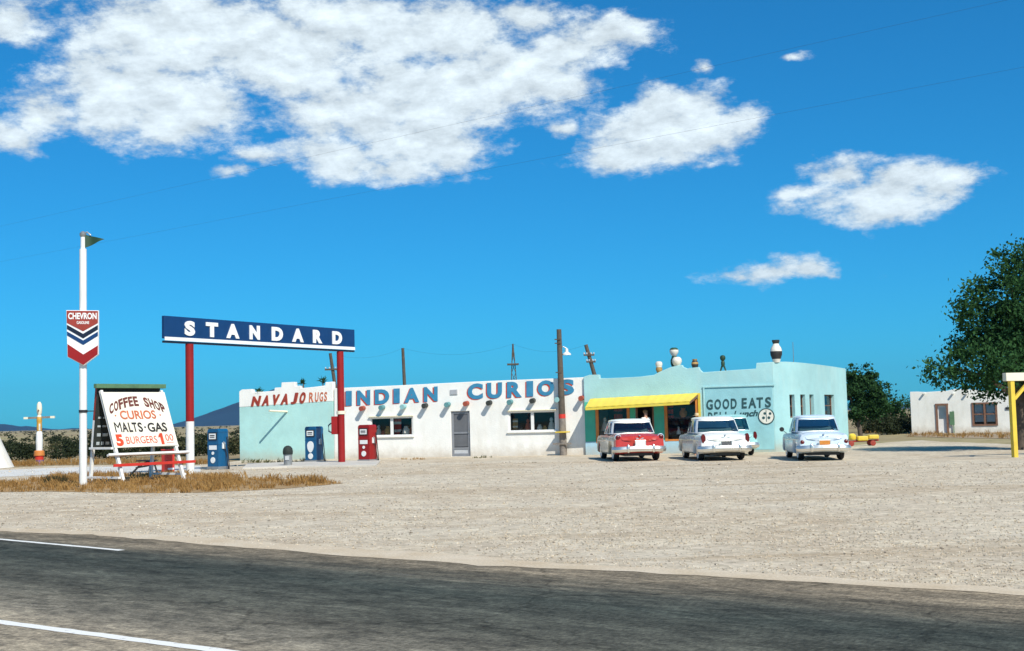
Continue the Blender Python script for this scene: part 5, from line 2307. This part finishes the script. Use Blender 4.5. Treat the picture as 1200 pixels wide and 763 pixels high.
# ================================================================== YELLOW FRAME AT THE RIGHT EDGE
yb = at(1189.5, 535.8)
yz = pt(1187, 446.5, yb.y).z
yh = pt(1187, 437, yb.y).z
YU = V((.97, .24, 0)).normalized()
YN = V((.24, -.97, 0)).normalized()
yf = thing('timber_frame', 'yellow timber frame with cream beam at the right edge', 'frame', yb)
for k in range(3):
    mb = MB()
    b0 = yb + YU * (2.6 * k)
    mb.bar(b0 - UP * .1, b0 + UP * (yz - .002), .17, .16, YU)
    mb.build('post', 'yellow_wood', yf, bevel=.012)
    if k < 2:
        for s0, s1 in ((0, 1), (2.6, -1)):
            b1 = b0 + YU * (s0 + s1 * .085)
            mb = MB()
            mb.bar(b1 + UP * (yz - .62), b1 + YU * s1 * .62 + UP * (yz - .02), .10, .11, YN)
            mb.build('brace', 'yellow_wood', yf, bevel=.008)
mb = MB()
mb.box(yb + YU * 2.45 + UP * ((yz + yh) / 2), (5.4, .22, yh - yz), YU, YN, UP)
mb.build('beam', 'cream_wood', yf, bevel=.012)

# small yellow machine beyond the cars
mc = at(1011, 522.5)
mach = thing('cart', 'low yellow cart with red wheels on the gravel beyond the corner', 'cart', mc)
mb = MB()
mb.box(mc + V((-.02, 0, .36)), (.50, .5, .22), mi=0)
mb.box(mc + V((.50, 0, .42)), (.48, .5, .20), mi=0)
mb.build('tub', 'yellow_wood', mach, bevel=.05)
mb = MB()
mb.lathe([(.14, .3), (.18, .36), (.17, .52), (.08, .60)], mc + V((-.48, 0, -.0)), 14)
mb.build('drum', 'yellow_wood', mach, smooth=True)
mb = MB()
mb.bar(mc + V((-.85, 0, .22)), mc + V((.75, 0, .26)), .2, .07)
mb.build('chassis', 'red_paint', mach)
for dx in (-.62, .42):
    for dy in (-.3, .3):
        mb = MB()
        mb.lathe([(.05, -.04), (.13, -.04), (.13, .04), (.05, .05)], mc + V((dx, dy, .13)), 16, axis=(0, -1, 0))
        mb.build('wheel', 'brown_red', mach)

# ================================================================== VEGETATION
def leaf_cloud(lobes, n, size, seed, sub=9, spread=.33):
    rr = random.Random(seed)
    vs, fs = [], []
    tot = sum(l[3] * l[4] * l[5] for l in lobes)
    for (x, y, z, rx, ry, rz) in lobes:
        m_ = int(n * (rx * ry * rz) / tot)
        cl = []
        for k in range(sub):
            d = V((rr.gauss(0, 1), rr.gauss(0, 1), rr.gauss(0, 1))).normalized()
            r = rr.uniform(.35, 1.0)
            cl.append((V((x + d.x * rx * r, y + d.y * ry * r, z + d.z * rz * r)), rr.uniform(.6, 1.3)))
        for k in range(m_):
            c, s = rr.choice(cl)
            q = spread * s
            p = c + V((rr.gauss(0, rx * q), rr.gauss(0, ry * q), rr.gauss(0, rz * q * .8)))
            a = V((rr.gauss(0, 1), rr.gauss(0, 1), rr.gauss(0, 1))).normalized()
            b = a.cross(V((rr.gauss(0, 1), rr.gauss(0, 1), rr.gauss(0, 1)))).normalized()
            l = size * rr.uniform(.6, 1.4)
            w = l * rr.uniform(.4, .65)
            i = len(vs)
            vs += [tuple(p - a * l), tuple(p + b * w), tuple(p + a * l), tuple(p - b * w)]
            fs.append((i, i + 1, i + 2, i + 3))
    return vs, fs


def make_tree(label, base, lobes, n, size, leaf, trunk_pts, trunk_r, limbs, seed, sub=9, spread=.33, group=None, name='tree'):
    o = thing(name, label, 'tree', base, 0, group)
    mb = MB()
    mb.tube(trunk_pts, trunk_r, 12)
    for l in limbs:
        mb.tube(l[0], l[1], 8)
    mb.build('trunk', 'bark', o, local=True, smooth=True)
    vs, fs = leaf_cloud(lobes, n, size, seed, sub, spread)
    c = raw_mesh('crown', vs, fs, leaf)
    c.parent = o
    return o


# large tree at the right edge
tbse = at(1197, 527)
sc = tbse.y / F


def tl(px, py, dy=0.0):
    """local tree coordinates from the outline in the photo, at the tree's own distance"""
    q = pt(px, py, tbse.y + dy) - tbse
    return (q.x, q.y, q.z)


lob = []
for px, py, r, dy in [(1180, 322, 24, 0), (1150, 345, 25, .3), (1195, 350, 34, -.6), (1135, 365, 22, -.4), (1168, 385, 38, .4), (1205, 400, 48, 0), (1128, 395, 24, .6),
                      (1115, 428, 24, -.3), (1098, 437, 18, .2), (1150, 430, 36, -.8), (1190, 445, 32, .7), (1230, 370, 50, .3), (1240, 440, 46, -.4), (1160, 462, 16, .9), (1135, 452, 16, .5),
                      (1215, 310, 30, .4), (1090, 425, 10, 0), (1172, 300, 12, .3), (1200, 300, 16, -.2), (1140, 335, 12, -.3)]:
    x, y, z = tl(px, py, dy)
    lob.append((x, y, z, r * sc, r * sc * 1.05, r * sc * .9))
limbs = []
for px, py, dy in [(1150, 380, .4), (1115, 430, -.3), (1185, 330, 0), (1225, 390, .3), (1165, 440, .9), (1235, 440, -.4)]:
    e_ = V(tl(px, py, dy))
    s0 = V(tl(1196, 468))
    limbs.append(([s0, s0.lerp(e_, .5) + V((0, 0, .25)), e_], [.14, .08, .03]))
make_tree('large dark leafy tree at the right edge overhanging the white house', tbse, lob, 36000, .082, 'leaf_elm',
          [(0, 0, -.1), V(tl(1198, 500)), V(tl(1194, 465)), V(tl(1190, 420)), V(tl(1188, 370))], [.26, .2, .19, .13, .06], limbs, 21, sub=15, spread=.30)

# tree behind the cafe's right end
mbse = at(1009, 512)
scm = mbse.y / F


def tm(px, py, dy=0):
    q = pt(px, py, mbse.y + dy) - mbse
    return (q.x, q.y, q.z)


lob = []
for px, py, r, dy in [(998, 440, 11, 0), (1015, 442, 12, .3), (1003, 456, 18, 0), (1022, 458, 14, -.3), (994, 470, 16, .4), (1012, 474, 18, .2), (1030, 472, 13, 0), (1002, 484, 13, -.3), (1038, 478, 10, .3),
                      (1023, 485, 11, .2), (985, 455, 15, .3), (998, 429, 5, 0), (1017, 431, 6, 0), (1041, 452, 6, 0)]:
    x, y, z = tm(px, py, dy)
    lob.append((x, y, z, r * scm, r * scm, r * scm * .9))
make_tree('mid-size dark tree behind the right end of the cafe', mbse, lob, 10000, .10, 'leaf_mid',
          [(0, 0, -.1), V(tm(1006, 495)), V(tm(1004, 470))], [.16, .13, .06],
          [([V(tm(1005, 492)), V(tm(1020, 470))], [.08, .03]), ([V(tm(1005, 488)), V(tm(992, 455))], [.08, .03])], 5, sub=9, spread=.30, group=None)
# bushy low tree to its right
bb = at(1036, 506)
vs, fs = leaf_cloud([(0, 0, 1.6, 1.5, 1.3, 1.0), (1.4, .2, 1.2, 1.0, 1.0, .8), (-1.2, 0, 1.3, 1.1, 1, .8)], 2600, .11, 31)
o = thing('tree', 'low rounded dark tree between the mid-size tree and the white house', 'tree', bb)
bb2 = raw_mesh('crown', [(x, y, z + .6) for x, y, z in vs], fs, 'leaf_mid')
bb2.parent = o
mb = MB()
mb.tube([(0, 0, -.1), (.1, 0, 1.2)], [.12, .06], 8)
mb.build('trunk', 'bark', o, local=True)

# junipers and sage on the plain
protos = []
for k in range(4):
    rr = random.Random(40 + k)
    lobs = [(rr.uniform(-.5, .5), rr.uniform(-.5, .5), rr.uniform(.35, .7), rr.uniform(.5, .75), rr.uniform(.5, .75), rr.uniform(.35, .55)) for _ in range(3)]
    vs, fs = leaf_cloud(lobs, 620, .085, 50 + k, sub=7, spread=.3)
    vs = [(x, y, max(z, -.03)) for x, y, z in vs]
    o = raw_mesh('bush', vs, fs, 'leaf_pale' if k == 3 else 'leaf_sage', loc=(0, 0, -50))
    protos.append(o)
rr = random.Random(99)
bush_spots = []
for k in range(78):
    Y = 72 + 50 * (rr.random() ** 1.5)
    px = rr.uniform(-40, 300)
    bush_spots.append((px, Y, rr.uniform(.6, 1.12), rr.choice([0, 1, 2, 0, 1, 2, 3])))
for k in range(16):
    bush_spots.append((rr.uniform(1012, 1062), rr.uniform(86, 125), rr.uniform(.7, 1.25), rr.choice([0, 1, 2, 3])))
for k in range(26):
    bush_spots.append((rr.uniform(-40, 290), rr.uniform(130, 300), rr.uniform(.6, 1.0), rr.choice([0, 1, 2])))
for i, (px, Y, s, k) in enumerate(bush_spots):
    g = pt(px, 500, Y)
    if px > 250 and px < 900:
        dd = (V((g.x, g.y, 0)) - FO).dot(FN)
        if dd > -10.5 and (V((g.x, g.y, 0)) - FO).dot(FU) > A_L - .8:
            continue
    o = protos[k] if protos[k].location.z < -40 else protos[k].copy()
    if o is not protos[k]:
        COL.objects.link(o)
    o.location = (g.x, g.y, 0)
    o.rotation_euler = (0, 0, rr.uniform(0, 6.28))
    o.scale = (s * rr.uniform(.9, 1.3), s, s * rr.uniform(.85, 1.15))
    right = px > 900
    if right:
        tag(o, 'scrubby bush on the rise beyond the cafe, left of the white house', 'bush', 'bushes beyond the cafe')
    elif k == 3:
        tag(o, 'pale dry bush among the dark shrubs on the plain at left', 'bush', 'pale bushes on the plain')
    else:
        tag(o, 'dark shrub on the plain behind the signs at left', 'bush', 'dark shrubs on the plain')

# far scrub that reads as one mass
vs, fs = [], []
for k in range(1500):
    Y = 170 + 1400 * rr.random() ** 1.3
    x = rr.uniform(-.52, .46) * Y
    s = rr.uniform(.35, .8) * (1 + Y / 1500)
    for q in range(16):
        p = V((x + rr.gauss(0, s * .5), Y + rr.gauss(0, s * .5), abs(rr.gauss(0, s * .45))))
        a = V((rr.gauss(0, 1), rr.gauss(0, 1), rr.gauss(0, 1))).normalized()
        b = a.cross(V((rr.gauss(0, 1), rr.gauss(0, 1), rr.gauss(0, 1)))).normalized()
        l = s * rr.uniform(.2, .4)
        i = len(vs)
        vs += [tuple(p - a * l), tuple(p + b * l * .7), tuple(p + a * l), tuple(p - b * l * .7)]
        fs.append((i, i + 1, i + 2, i + 3))
o = raw_mesh('scrub', vs, fs, 'leaf_sage')
tag(o, 'dark scrub dotted over the far plain', 'scrub', kind='stuff')


# dry grass strip
def in_poly(x, y, poly):
    c = False
    j = len(poly) - 1
    for i in range(len(poly)):
        xi, yi = poly[i]
        xj, yj = poly[j]
        if (yi > y) != (yj > y) and x < (xj - xi) * (y - yi) / (yj - yi) + xi:
            c = not c
        j = i
    return c


def grass(name, px_poly, n, hmin, hmax, mat, label, seed, z=0.0, clump=1.0):
    rr = random.Random(seed)
    from mathutils import noise as mn
    poly = [(at(*p).x, at(*p).y) for p in px_poly]
    x0, x1 = min(p[0] for p in poly), max(p[0] for p in poly)
    y0, y1 = min(p[1] for p in poly), max(p[1] for p in poly)
    vs, fs = [], []
    tries = 0
    while len(fs) < n and tries < n * 40:
        tries += 1
        x, y = rr.uniform(x0, x1), rr.uniform(y0, y1)
        if not in_poly(x, y, poly):
            continue
        d = mn.noise(V((x * .9, y * .9, seed)))
        if d < -.15 * clump + rr.uniform(-.25, .1):
            continue
        h0 = (hmin + (hmax - hmin) * max(0, min(1, .5 + d)))
        for b in range(7):
            h = h0 * rr.uniform(.5, 1.15)
            a = rr.uniform(0, 6.28)
            bx, by = x + rr.gauss(0, .05), y + rr.gauss(0, .05)
            lean = rr.uniform(.1, .7) * h
            w = rr.uniform(.006, .013)
            i = len(vs)
            vs += [(bx - sin(a) * w, by + cos(a) * w, z - .01), (bx + sin(a) * w, by - cos(a) * w, z - .01),
                   (bx + cos(a) * lean * .4 + sin(a) * w * .8, by + sin(a) * lean * .4 - cos(a) * w * .8, h * .6), (bx + cos(a) * lean, by + sin(a) * lean, h)]
            fs += [(0 + i, 1 + i, 2 + i), (i, i + 2, i + 3)]
    o = raw_mesh(name, vs, fs, mat)
    tag(o, label, 'grass', kind='stuff')


strip = [(-20, 577), (60, 576), (150, 578), (230, 577.5), (330, 573), (402, 566.5), (370, 562.5), (300, 561), (262, 557.5), (232, 556), (100, 556), (60, 559),
         (20, 565), (-20, 568)]
grass('dry_grass', strip, 19000, .06, .26, 'dry_grass', 'orange brown dry grass strip around the sign posts', 1)
p3 = [at(*p) for p in strip]
cx0 = sum((p for p in p3), V((0, 0, 0))) / len(p3)
tris = geometry.tessellate_polygon([[V((p.x, p.y, 0)) for p in p3]])
mt = paint('grass_soil', (.36, .23, .10), 1, var=.25, vscale=1.2, bump=.4, bscale=8)
tag(raw_mesh('grass_verge', [(p.x, p.y, .004) for p in p3], [tuple(t) for t in tris], mt), kind='structure')
grass('dry_grass', [(-20, 549.5), (40, 546), (100, 544.5), (245, 544), (245, 541), (100, 541), (40, 542), (-20, 546)], 7000, .1, .35, 'dry_grass',
      'dry grass fringe along the far side of the pale track', 2)
grass('weeds', [(284, 543.5), (390, 541.5), (390, 540), (284, 541.6)], 900, .05, .25, 'green_weed', 'weeds along the foot of the teal wall', 3)
grass('weeds', [(465, 539.8), (500, 538.6), (500, 536.9), (465, 538.2)], 220, .03, .14, 'dry_grass', 'brown weeds at the white wall under the left window', 4)
grass('weeds', [(556, 537.4), (576, 536.6), (576, 535.2), (556, 535.8)], 160, .03, .13, 'green_weed', 'weeds at the white wall right of the screen door', 5)
grass('weeds', [(1062, 512), (1120, 513), (1240, 515), (1240, 508.5), (1120, 508.3), (1066, 508.8)], 4200, .05, .3, 'dry_grass', 'dry weeds in front of the white house', 6)
grass('weeds', [(1010, 508), (1062, 508), (1062, 503), (1010, 503)], 2500, .1, .4, 'dry_grass', 'dry grass under the trees beyond the cafe', 7)

# loose stones on the lot
rr = random.Random(77)
vs, fs, ms = [], [], []
lot2 = [(p.x, p.y) for p in lot]
grs = [(at(*p).x, at(*p).y) for p in strip]
apn = [(p.x, p.y) for p in ap]
from mathutils import noise as mn_
kept = 0
while kept < 52000:
    px, py = rr.uniform(-60, 1260), 541 + 172 * rr.random()
    g = at(px, py)
    if g.y > 75 or not in_poly(g.x, g.y, lot2) or in_poly(g.x, g.y, grs) or in_poly(g.x, g.y, apn):
        continue
    if (V((g.x, g.y, 0)) - FO).dot(FN) < .3 and (V((g.x, g.y, 0)) - FO).dot(FU) < 10:
        continue
    kept += 1
    x, Y = g.x, g.y
    # distance to the road's far edge
    k = min(range(len(edge)), key=lambda i: abs(edge[i].x - x) + abs(edge[i].y - Y)) if Y < 32 else 0
    on_road = Y < 32 and (V((x, Y, 0)) - edge[k]).dot(RP) < .05
    if on_road and rr.random() < .994:
        continue
    from_n = mn_.noise(V((x * .35, Y * .35, 3.1))) + .5 * mn_.noise(V((x * 1.1, Y * 1.1, 8.2)))
    if rr.random() > .62 + .7 * from_n:
        continue
    s = rr.uniform(.007, .017) * (Y / 22) ** .75 * (1.7 if rr.random() < .05 else 1) * (.6 if on_road else 1)
    i = len(vs)
    rot = rr.uniform(0, 6.28)
    for (a, b) in ((1, 0), (0, 1), (-1, 0), (0, -1)):
        xx, yy = a * cos(rot) - b * sin(rot), a * sin(rot) + b * cos(rot)
        vs.append((x + xx * s * rr.uniform(.7, 1.4), Y + yy * s * rr.uniform(.7, 1.4), s * rr.uniform(.1, .5)))
    vs.append((x + rr.uniform(-.4, .4) * s, Y + rr.uniform(-.4, .4) * s, s * rr.uniform(.6, 1.1)))
    vs.append((x, Y, -.02))
    mi = rr.choice((0, 0, 1, 1, 2, 3))
    for a in range(4):
        fs.append((i + a, i + (a + 1) % 4, i + 4))
        fs.append((i + (a + 1) % 4, i + a, i + 5))
        ms += [mi, mi]
stone_mats = []
for nm, c in (('stone_grey', (.46, .41, .33)), ('stone_tan', (.56, .46, .33)), ('stone_pale', (.68, .60, .48)), ('stone_dark', (.32, .27, .21))):
    stone_mats.append(paint(nm, c, .95, var=.15, vscale=2, spec=.1))
o = raw_mesh('loose_stones', vs, fs, stone_mats)
o.data.polygons.foreach_set('material_index', ms)
tag(o, 'loose pebbles scattered over the gravel lot', 'gravel', kind='stuff')

# ================================================================== POLES AND WIRES BEHIND
def far_pole(px, ytop, ybot, Y, r, label, lean=0.0, arms=()):
    a, b = pt(px, ybot, Y), pt(px + lean, ytop, Y)
    d = (b - a) / (b.z - a.z)
    g = a - d * a.z
    o = thing('power_pole', label, 'pole', g)
    mb = MB()
    mb.tube([g - UP * .2, b], [r, r * .7], 8)
    mb.build('pole', 'pole_wood', o, smooth=True)
    for py, half, th in arms:
        c = a + d * (pt(px, py, Y).z - a.z)
        mb = MB()
        mb.bar(c + V((-half, -.1, 0)), c + V((half, -.1, 0)), .12, th)
        arm_ = mb.build('cross_arm', 'pole_wood', o)
        mb = MB()
        for s in (-.9, -.4, .4, .9):
            mb.lathe([(.04, 0), (.055, .05), (.03, .12)], c + V((half * s, -.1, th / 2)), 8)
        mb.build('insulators', 'screen_pale', arm_)
    return b


e1 = far_pole(474, 408, 450, 92, .15, 'short dark power pole rising behind the white shop left of the lattice tower', -2)
e3 = far_pole(392, 414, 447, 92, .16, 'leaning power pole close to the right red sign post', -5, [(433, .55, .12)])
e4 = far_pole(697.5, 404, 441, 84, .17, 'leaning power pole behind the join of shop and cafe', -11, [(416, .35, .1), (424, .3, .1)])
# small lattice tower
ty = 88
a, b = pt(598.3, 444, ty), pt(606.5, 444, ty)
tt_ = pt(601, 403, ty)
g = V(((a.x + b.x) / 2, ty, 0))
tw = thing('lattice_tower', 'slim lattice tower with platform behind the white shop parapet', 'tower', g)
mb = MB()
legs = []
for sx in (-1, 1):
    for sy in (-1, 1):
        f0 = V((g.x + sx * .42, ty + sy * .42, -.1))
        f1 = V((tt_.x + sx * .06, ty + sy * .06, tt_.z - .6))
        legs.append((f0, f1))
        mb.tube([f0, f1], .035, 6)
for k in range(9):
    s, s2 = k / 9, (k + 1) / 9
    for i, j in ((0, 1), (1, 3), (3, 2), (2, 0)):
        mb.tube([legs[i][0].lerp(legs[i][1], s), legs[j][0].lerp(legs[j][1], s2)], .018, 5)
mb.build('legs', 'pole_wood', tw)
mb = MB()
pz = pt(601, 427, ty).z
mb.box((g.x - .05, ty, pz), (.8, .8, .1))
mb.build('platform', 'pole_wood', tw)
mb = MB()
mb.tube([V((tt_.x, ty, tt_.z - .9)), V((tt_.x, ty, tt_.z))], [.1, .05], 8)
mb.build('cap', 'pole_wood', tw)


def wire(name, p, q, sag, r, label, n=24):
    mb = MB()
    pts = []
    for k in range(n + 1):
        s = k / n
        c = p.lerp(q, s)
        pts.append(c - UP * sag * 4 * s * (1 - s))
    mb.tube(pts, r, 6)
    o = mb.build(name, 'black_metal', None, loc=(p + q) / 2)
    tag(o, label, 'wire')


wire('power_line', e3, e1, .5, .004, 'thin wire between the leaning left pole and the short pole')
wire('power_line', e1, V((tt_.x, ty, tt_.z)), .6, .004, 'thin wire between the short pole and the lattice tower')
wire('power_line', V((tt_.x, ty, tt_.z)), e4, .5, .004, 'thin wire between the lattice tower and the right leaning pole')
A1 = pt(900, 63, 26)
wire('power_line', A1 - RD * 16, A1 + RD * 60, .0, .0017, 'upper faint wire crossing the clouds at top right')
A2 = pt(940, 128, 27)
wire('power_line', A2 - RD * 16, A2 + RD * 60, .0, .0017, 'lower faint wire crossing the sky at top right')

# ================================================================== SKY AND SUN
SUN_H = V((.484, -.874, 0)).normalized()
SUN_EL = radians(45)
to_sun = SUN_H * cos(SUN_EL) + UP * sin(SUN_EL)
sl = bpy.data.lights.new('sun', 'SUN')
sl.energy = 5.0
sl.angle = radians(.5)
sl.color = (1.0, .945, .84)
so = bpy.data.objects.new('sun', sl)
COL.objects.link(so)
so.rotation_euler = to_sun.to_track_quat('Z', 'Y').to_euler()
so.location = (0, -20, 40)

wd = bpy.data.worlds.new('World')
scene.world = wd
wd.use_nodes = True
nt = wd.node_tree
nt.nodes.clear()
L = nt.links
out = N(nt, 'ShaderNodeOutputWorld')
bg = N(nt, 'ShaderNodeBackground')
bg.inputs[1].default_value = .07
L.new(bg.outputs[0], out.inputs[0])
sky = N(nt, 'ShaderNodeTexSky')
sky.sky_type = 'NISHITA'
sky.sun_disc = False
sky.sun_elevation = SUN_EL
sky.sun_rotation = atan2(SUN_H.x, SUN_H.y)
sky.altitude = 1800
sky.air_density = 1.0
sky.dust_density = 1.6
sky.ozone_density = 3.0
hsv = N(nt, 'ShaderNodeHueSaturation')
hsv.inputs['Hue'].default_value = .5
hsv.inputs['Saturation'].default_value = 1.12
hsv.inputs['Value'].default_value = 1.0
L.new(sky.outputs[0], hsv.inputs['Color'])

tc = N(nt, 'ShaderNodeTexCoord')
nrmz = N(nt, 'ShaderNodeVectorMath', operation='NORMALIZE')
L.new(tc.outputs['Generated'], nrmz.inputs[0])
sx = N(nt, 'ShaderNodeSeparateXYZ')
L.new(nrmz.outputs[0], sx.inputs[0])


def math_(op, a, b=None, c=None, clamp=False):
    n = N(nt, 'ShaderNodeMath', operation=op)
    n.use_clamp = clamp
    for i, v in enumerate((a, b, c)):
        if v is None:
            continue
        if isinstance(v, (int, float)):
            n.inputs[i].default_value = v
        else:
            L.new(v, n.inputs[i])
    return n.outputs[0]


az = math_('ARCTAN2', sx.outputs[0], sx.outputs[1])
el = math_('ARCSINE', sx.outputs[2])
cmb = N(nt, 'ShaderNodeCombineXYZ')
L.new(az, cmb.inputs[0])
L.new(el, cmb.inputs[1])
ae = cmb.outputs[0]
# warp
nz = N(nt, 'ShaderNodeTexNoise')
nz.inputs['Scale'].default_value = 16
nz.inputs['Detail'].default_value = 5
L.new(ae, nz.inputs['Vector'])
wv = N(nt, 'ShaderNodeVectorMath', operation='SUBTRACT')
L.new(nz.outputs['Color'], wv.inputs[0])
wv.inputs[1].default_value = (.5, .5, .5)
wm = N(nt, 'ShaderNodeVectorMath', operation='MULTIPLY_ADD')
L.new(wv.outputs[0], wm.inputs[0])
wm.inputs[1].default_value = (.06, .03, 0)
L.new(ae, wm.inputs[2])
wae = wm.outputs[0]

clouds = [  # photo position and half sizes of each cloud lump
    (215, 45, 150, 55), (150, 100, 85, 60), (215, 125, 95, 42), (330, 60, 130, 55), (420, 25, 150, 35), (500, 40, 150, 35),
    (430, 130, 110, 40), (400, 180, 75, 26), (520, 110, 130, 55), (500, 165, 85, 35), (600, 90, 90, 50), (470, 195, 55, 16), (650, 105, 60, 28),
    (660, 55, 60, 30), (705, 42, 68, 24), (610, 20, 50, 22),
    (790, 150, 95, 40), (755, 178, 75, 22), (800, 120, 55, 28), (850, 135, 40, 22),
    (300, 188, 24, 9), (270, 204, 16, 6),
    (15, 30, 48, 26), (45, 128, 40, 22), (5, 158, 30, 22),
    (1030, 228, 95, 26), (985, 205, 42, 20), (1085, 212, 58, 20), (1020, 247, 75, 13), (935, 228, 28, 8),
    (900, 325, 55, 10), (945, 316, 38, 13), (860, 328, 22, 7), (980, 322, 16, 5),
    (824, 75, 12, 7), (935, 68, 10, 4), (655, 155, 14, 8),
]
acc = None
for px, py, rx, ry in clouds:
    d = ray(px, py).normalized()
    a0_, e0_ = atan2(d.x, d.y), asin(d.z)
    ra, re = rx / F, ry / F
    n = N(nt, 'ShaderNodeVectorMath', operation='MULTIPLY_ADD')
    L.new(wae, n.inputs[0])
    n.inputs[1].default_value = (1 / ra, 1 / re, 0)
    n.inputs[2].default_value = (-a0_ / ra, -e0_ / re, 0)
    ln = N(nt, 'ShaderNodeVectorMath', operation='LENGTH')
    L.new(n.outputs[0], ln.inputs[0])
    lv = math_('MULTIPLY', math_('SUBTRACT', ln.outputs['Value'], 1.0), min(1.0, (ry / 40) ** .5))
    acc = lv if acc is None else math_('SMOOTH_MIN', acc, lv, .12)
dens = math_('MULTIPLY', acc, -1.0)
st = N(nt, 'ShaderNodeMapping')
st.inputs['Scale'].default_value = (1, 1.9, 1)
st.inputs['Rotation'].default_value = (0, 0, -.22)
L.new(ae, st.inputs['Vector'])
f1 = noise(nt, st.outputs[0], 26, 10, .66)
sh = N(nt, 'ShaderNodeVectorMath', operation='ADD')
L.new(st.outputs[0], sh.inputs[0])
sh.inputs[1].default_value = (.006, .020, 0)
f1b = noise(nt, sh.outputs[0], 26, 8, .6)
f2 = noise(nt, st.outputs[0], 9, 6, .6)
df = math_('ADD', dens, math_('MULTIPLY_ADD', f1, 2.1, -1.05))
df = math_('ADD', df, math_('MULTIPLY_ADD', f2, .6, -.27))
mr = N(nt, 'ShaderNodeMapRange', interpolation_type='SMOOTHSTEP')
mr.inputs[1].default_value = -.20
mr.inputs[2].default_value = .46
L.new(df, mr.inputs[0])
cover = math_('MULTIPLY', mr.outputs[0], .93)
# clouds are brighter where thick
br = N(nt, 'ShaderNodeMapRange')
br.inputs[1].default_value = .0
br.inputs[2].default_value = 1.2
br.inputs[3].default_value = .74
br.inputs[4].default_value = 1.0
L.new(df, br.inputs[0])
f3 = noise(nt, st.outputs[0], 40, 6, .6)
lit = math_('MULTIPLY_ADD', math_('SUBTRACT', f1, f1b), .75, 1.0)
brm = math_('MULTIPLY', br.outputs[0], math_('MULTIPLY_ADD', f3, .35, .82))
brm = math_('MULTIPLY', brm, lit)
ccol = N(nt, 'ShaderNodeVectorMath', operation='SCALE')
CLOUD_I = 15.2
ccol.inputs[0].default_value = (.84 * CLOUD_I, .95 * CLOUD_I, 1.0 * CLOUD_I)
L.new(brm, ccol.inputs['Scale'])
gm = N(nt, 'ShaderNodeGamma')
gm.inputs[1].default_value = .8
L.new(hsv.outputs[0], gm.inputs[0])
tint = mixc(nt, 1.0, gm.outputs[0], (.25, 1.64, 2.42), 'MULTIPLY')
final = mixc(nt, cover, tint, ccol.outputs[0])
L.new(final, bg.inputs[0])

HAZE = 1
if HAZE:
    mt, hn = new_mat('haze')
    pv = N(hn, 'ShaderNodeVolumePrincipled')
    pv.inputs['Color'].default_value = (.22, .56, 1.0, 1)
    pv.inputs['Density'].default_value = 5e-5
    pv.inputs['Anisotropy'].default_value = .2
    ho = N(hn, 'ShaderNodeOutputMaterial')
    hn.links.new(pv.outputs[0], ho.inputs['Volume'])
    mb = MB()
    mb.box((0, 3850, 110), (15000, 8100, 300))
    o = mb.build('haze', mt, None)
    tag(o, 'pale blue haze over the far plain and hills', 'haze', kind='stuff')

# ================================================================== RENDER SETTINGS
scene.render.engine = 'CYCLES'
vs_ = scene.view_settings
vs_.view_transform = 'Standard'
vs_.look = 'None'
vs_.exposure = 0.08
vs_.gamma = 1.0
vs_.use_curve_mapping = False
scene.render.resolution_x = 1024
scene.render.resolution_y = 651
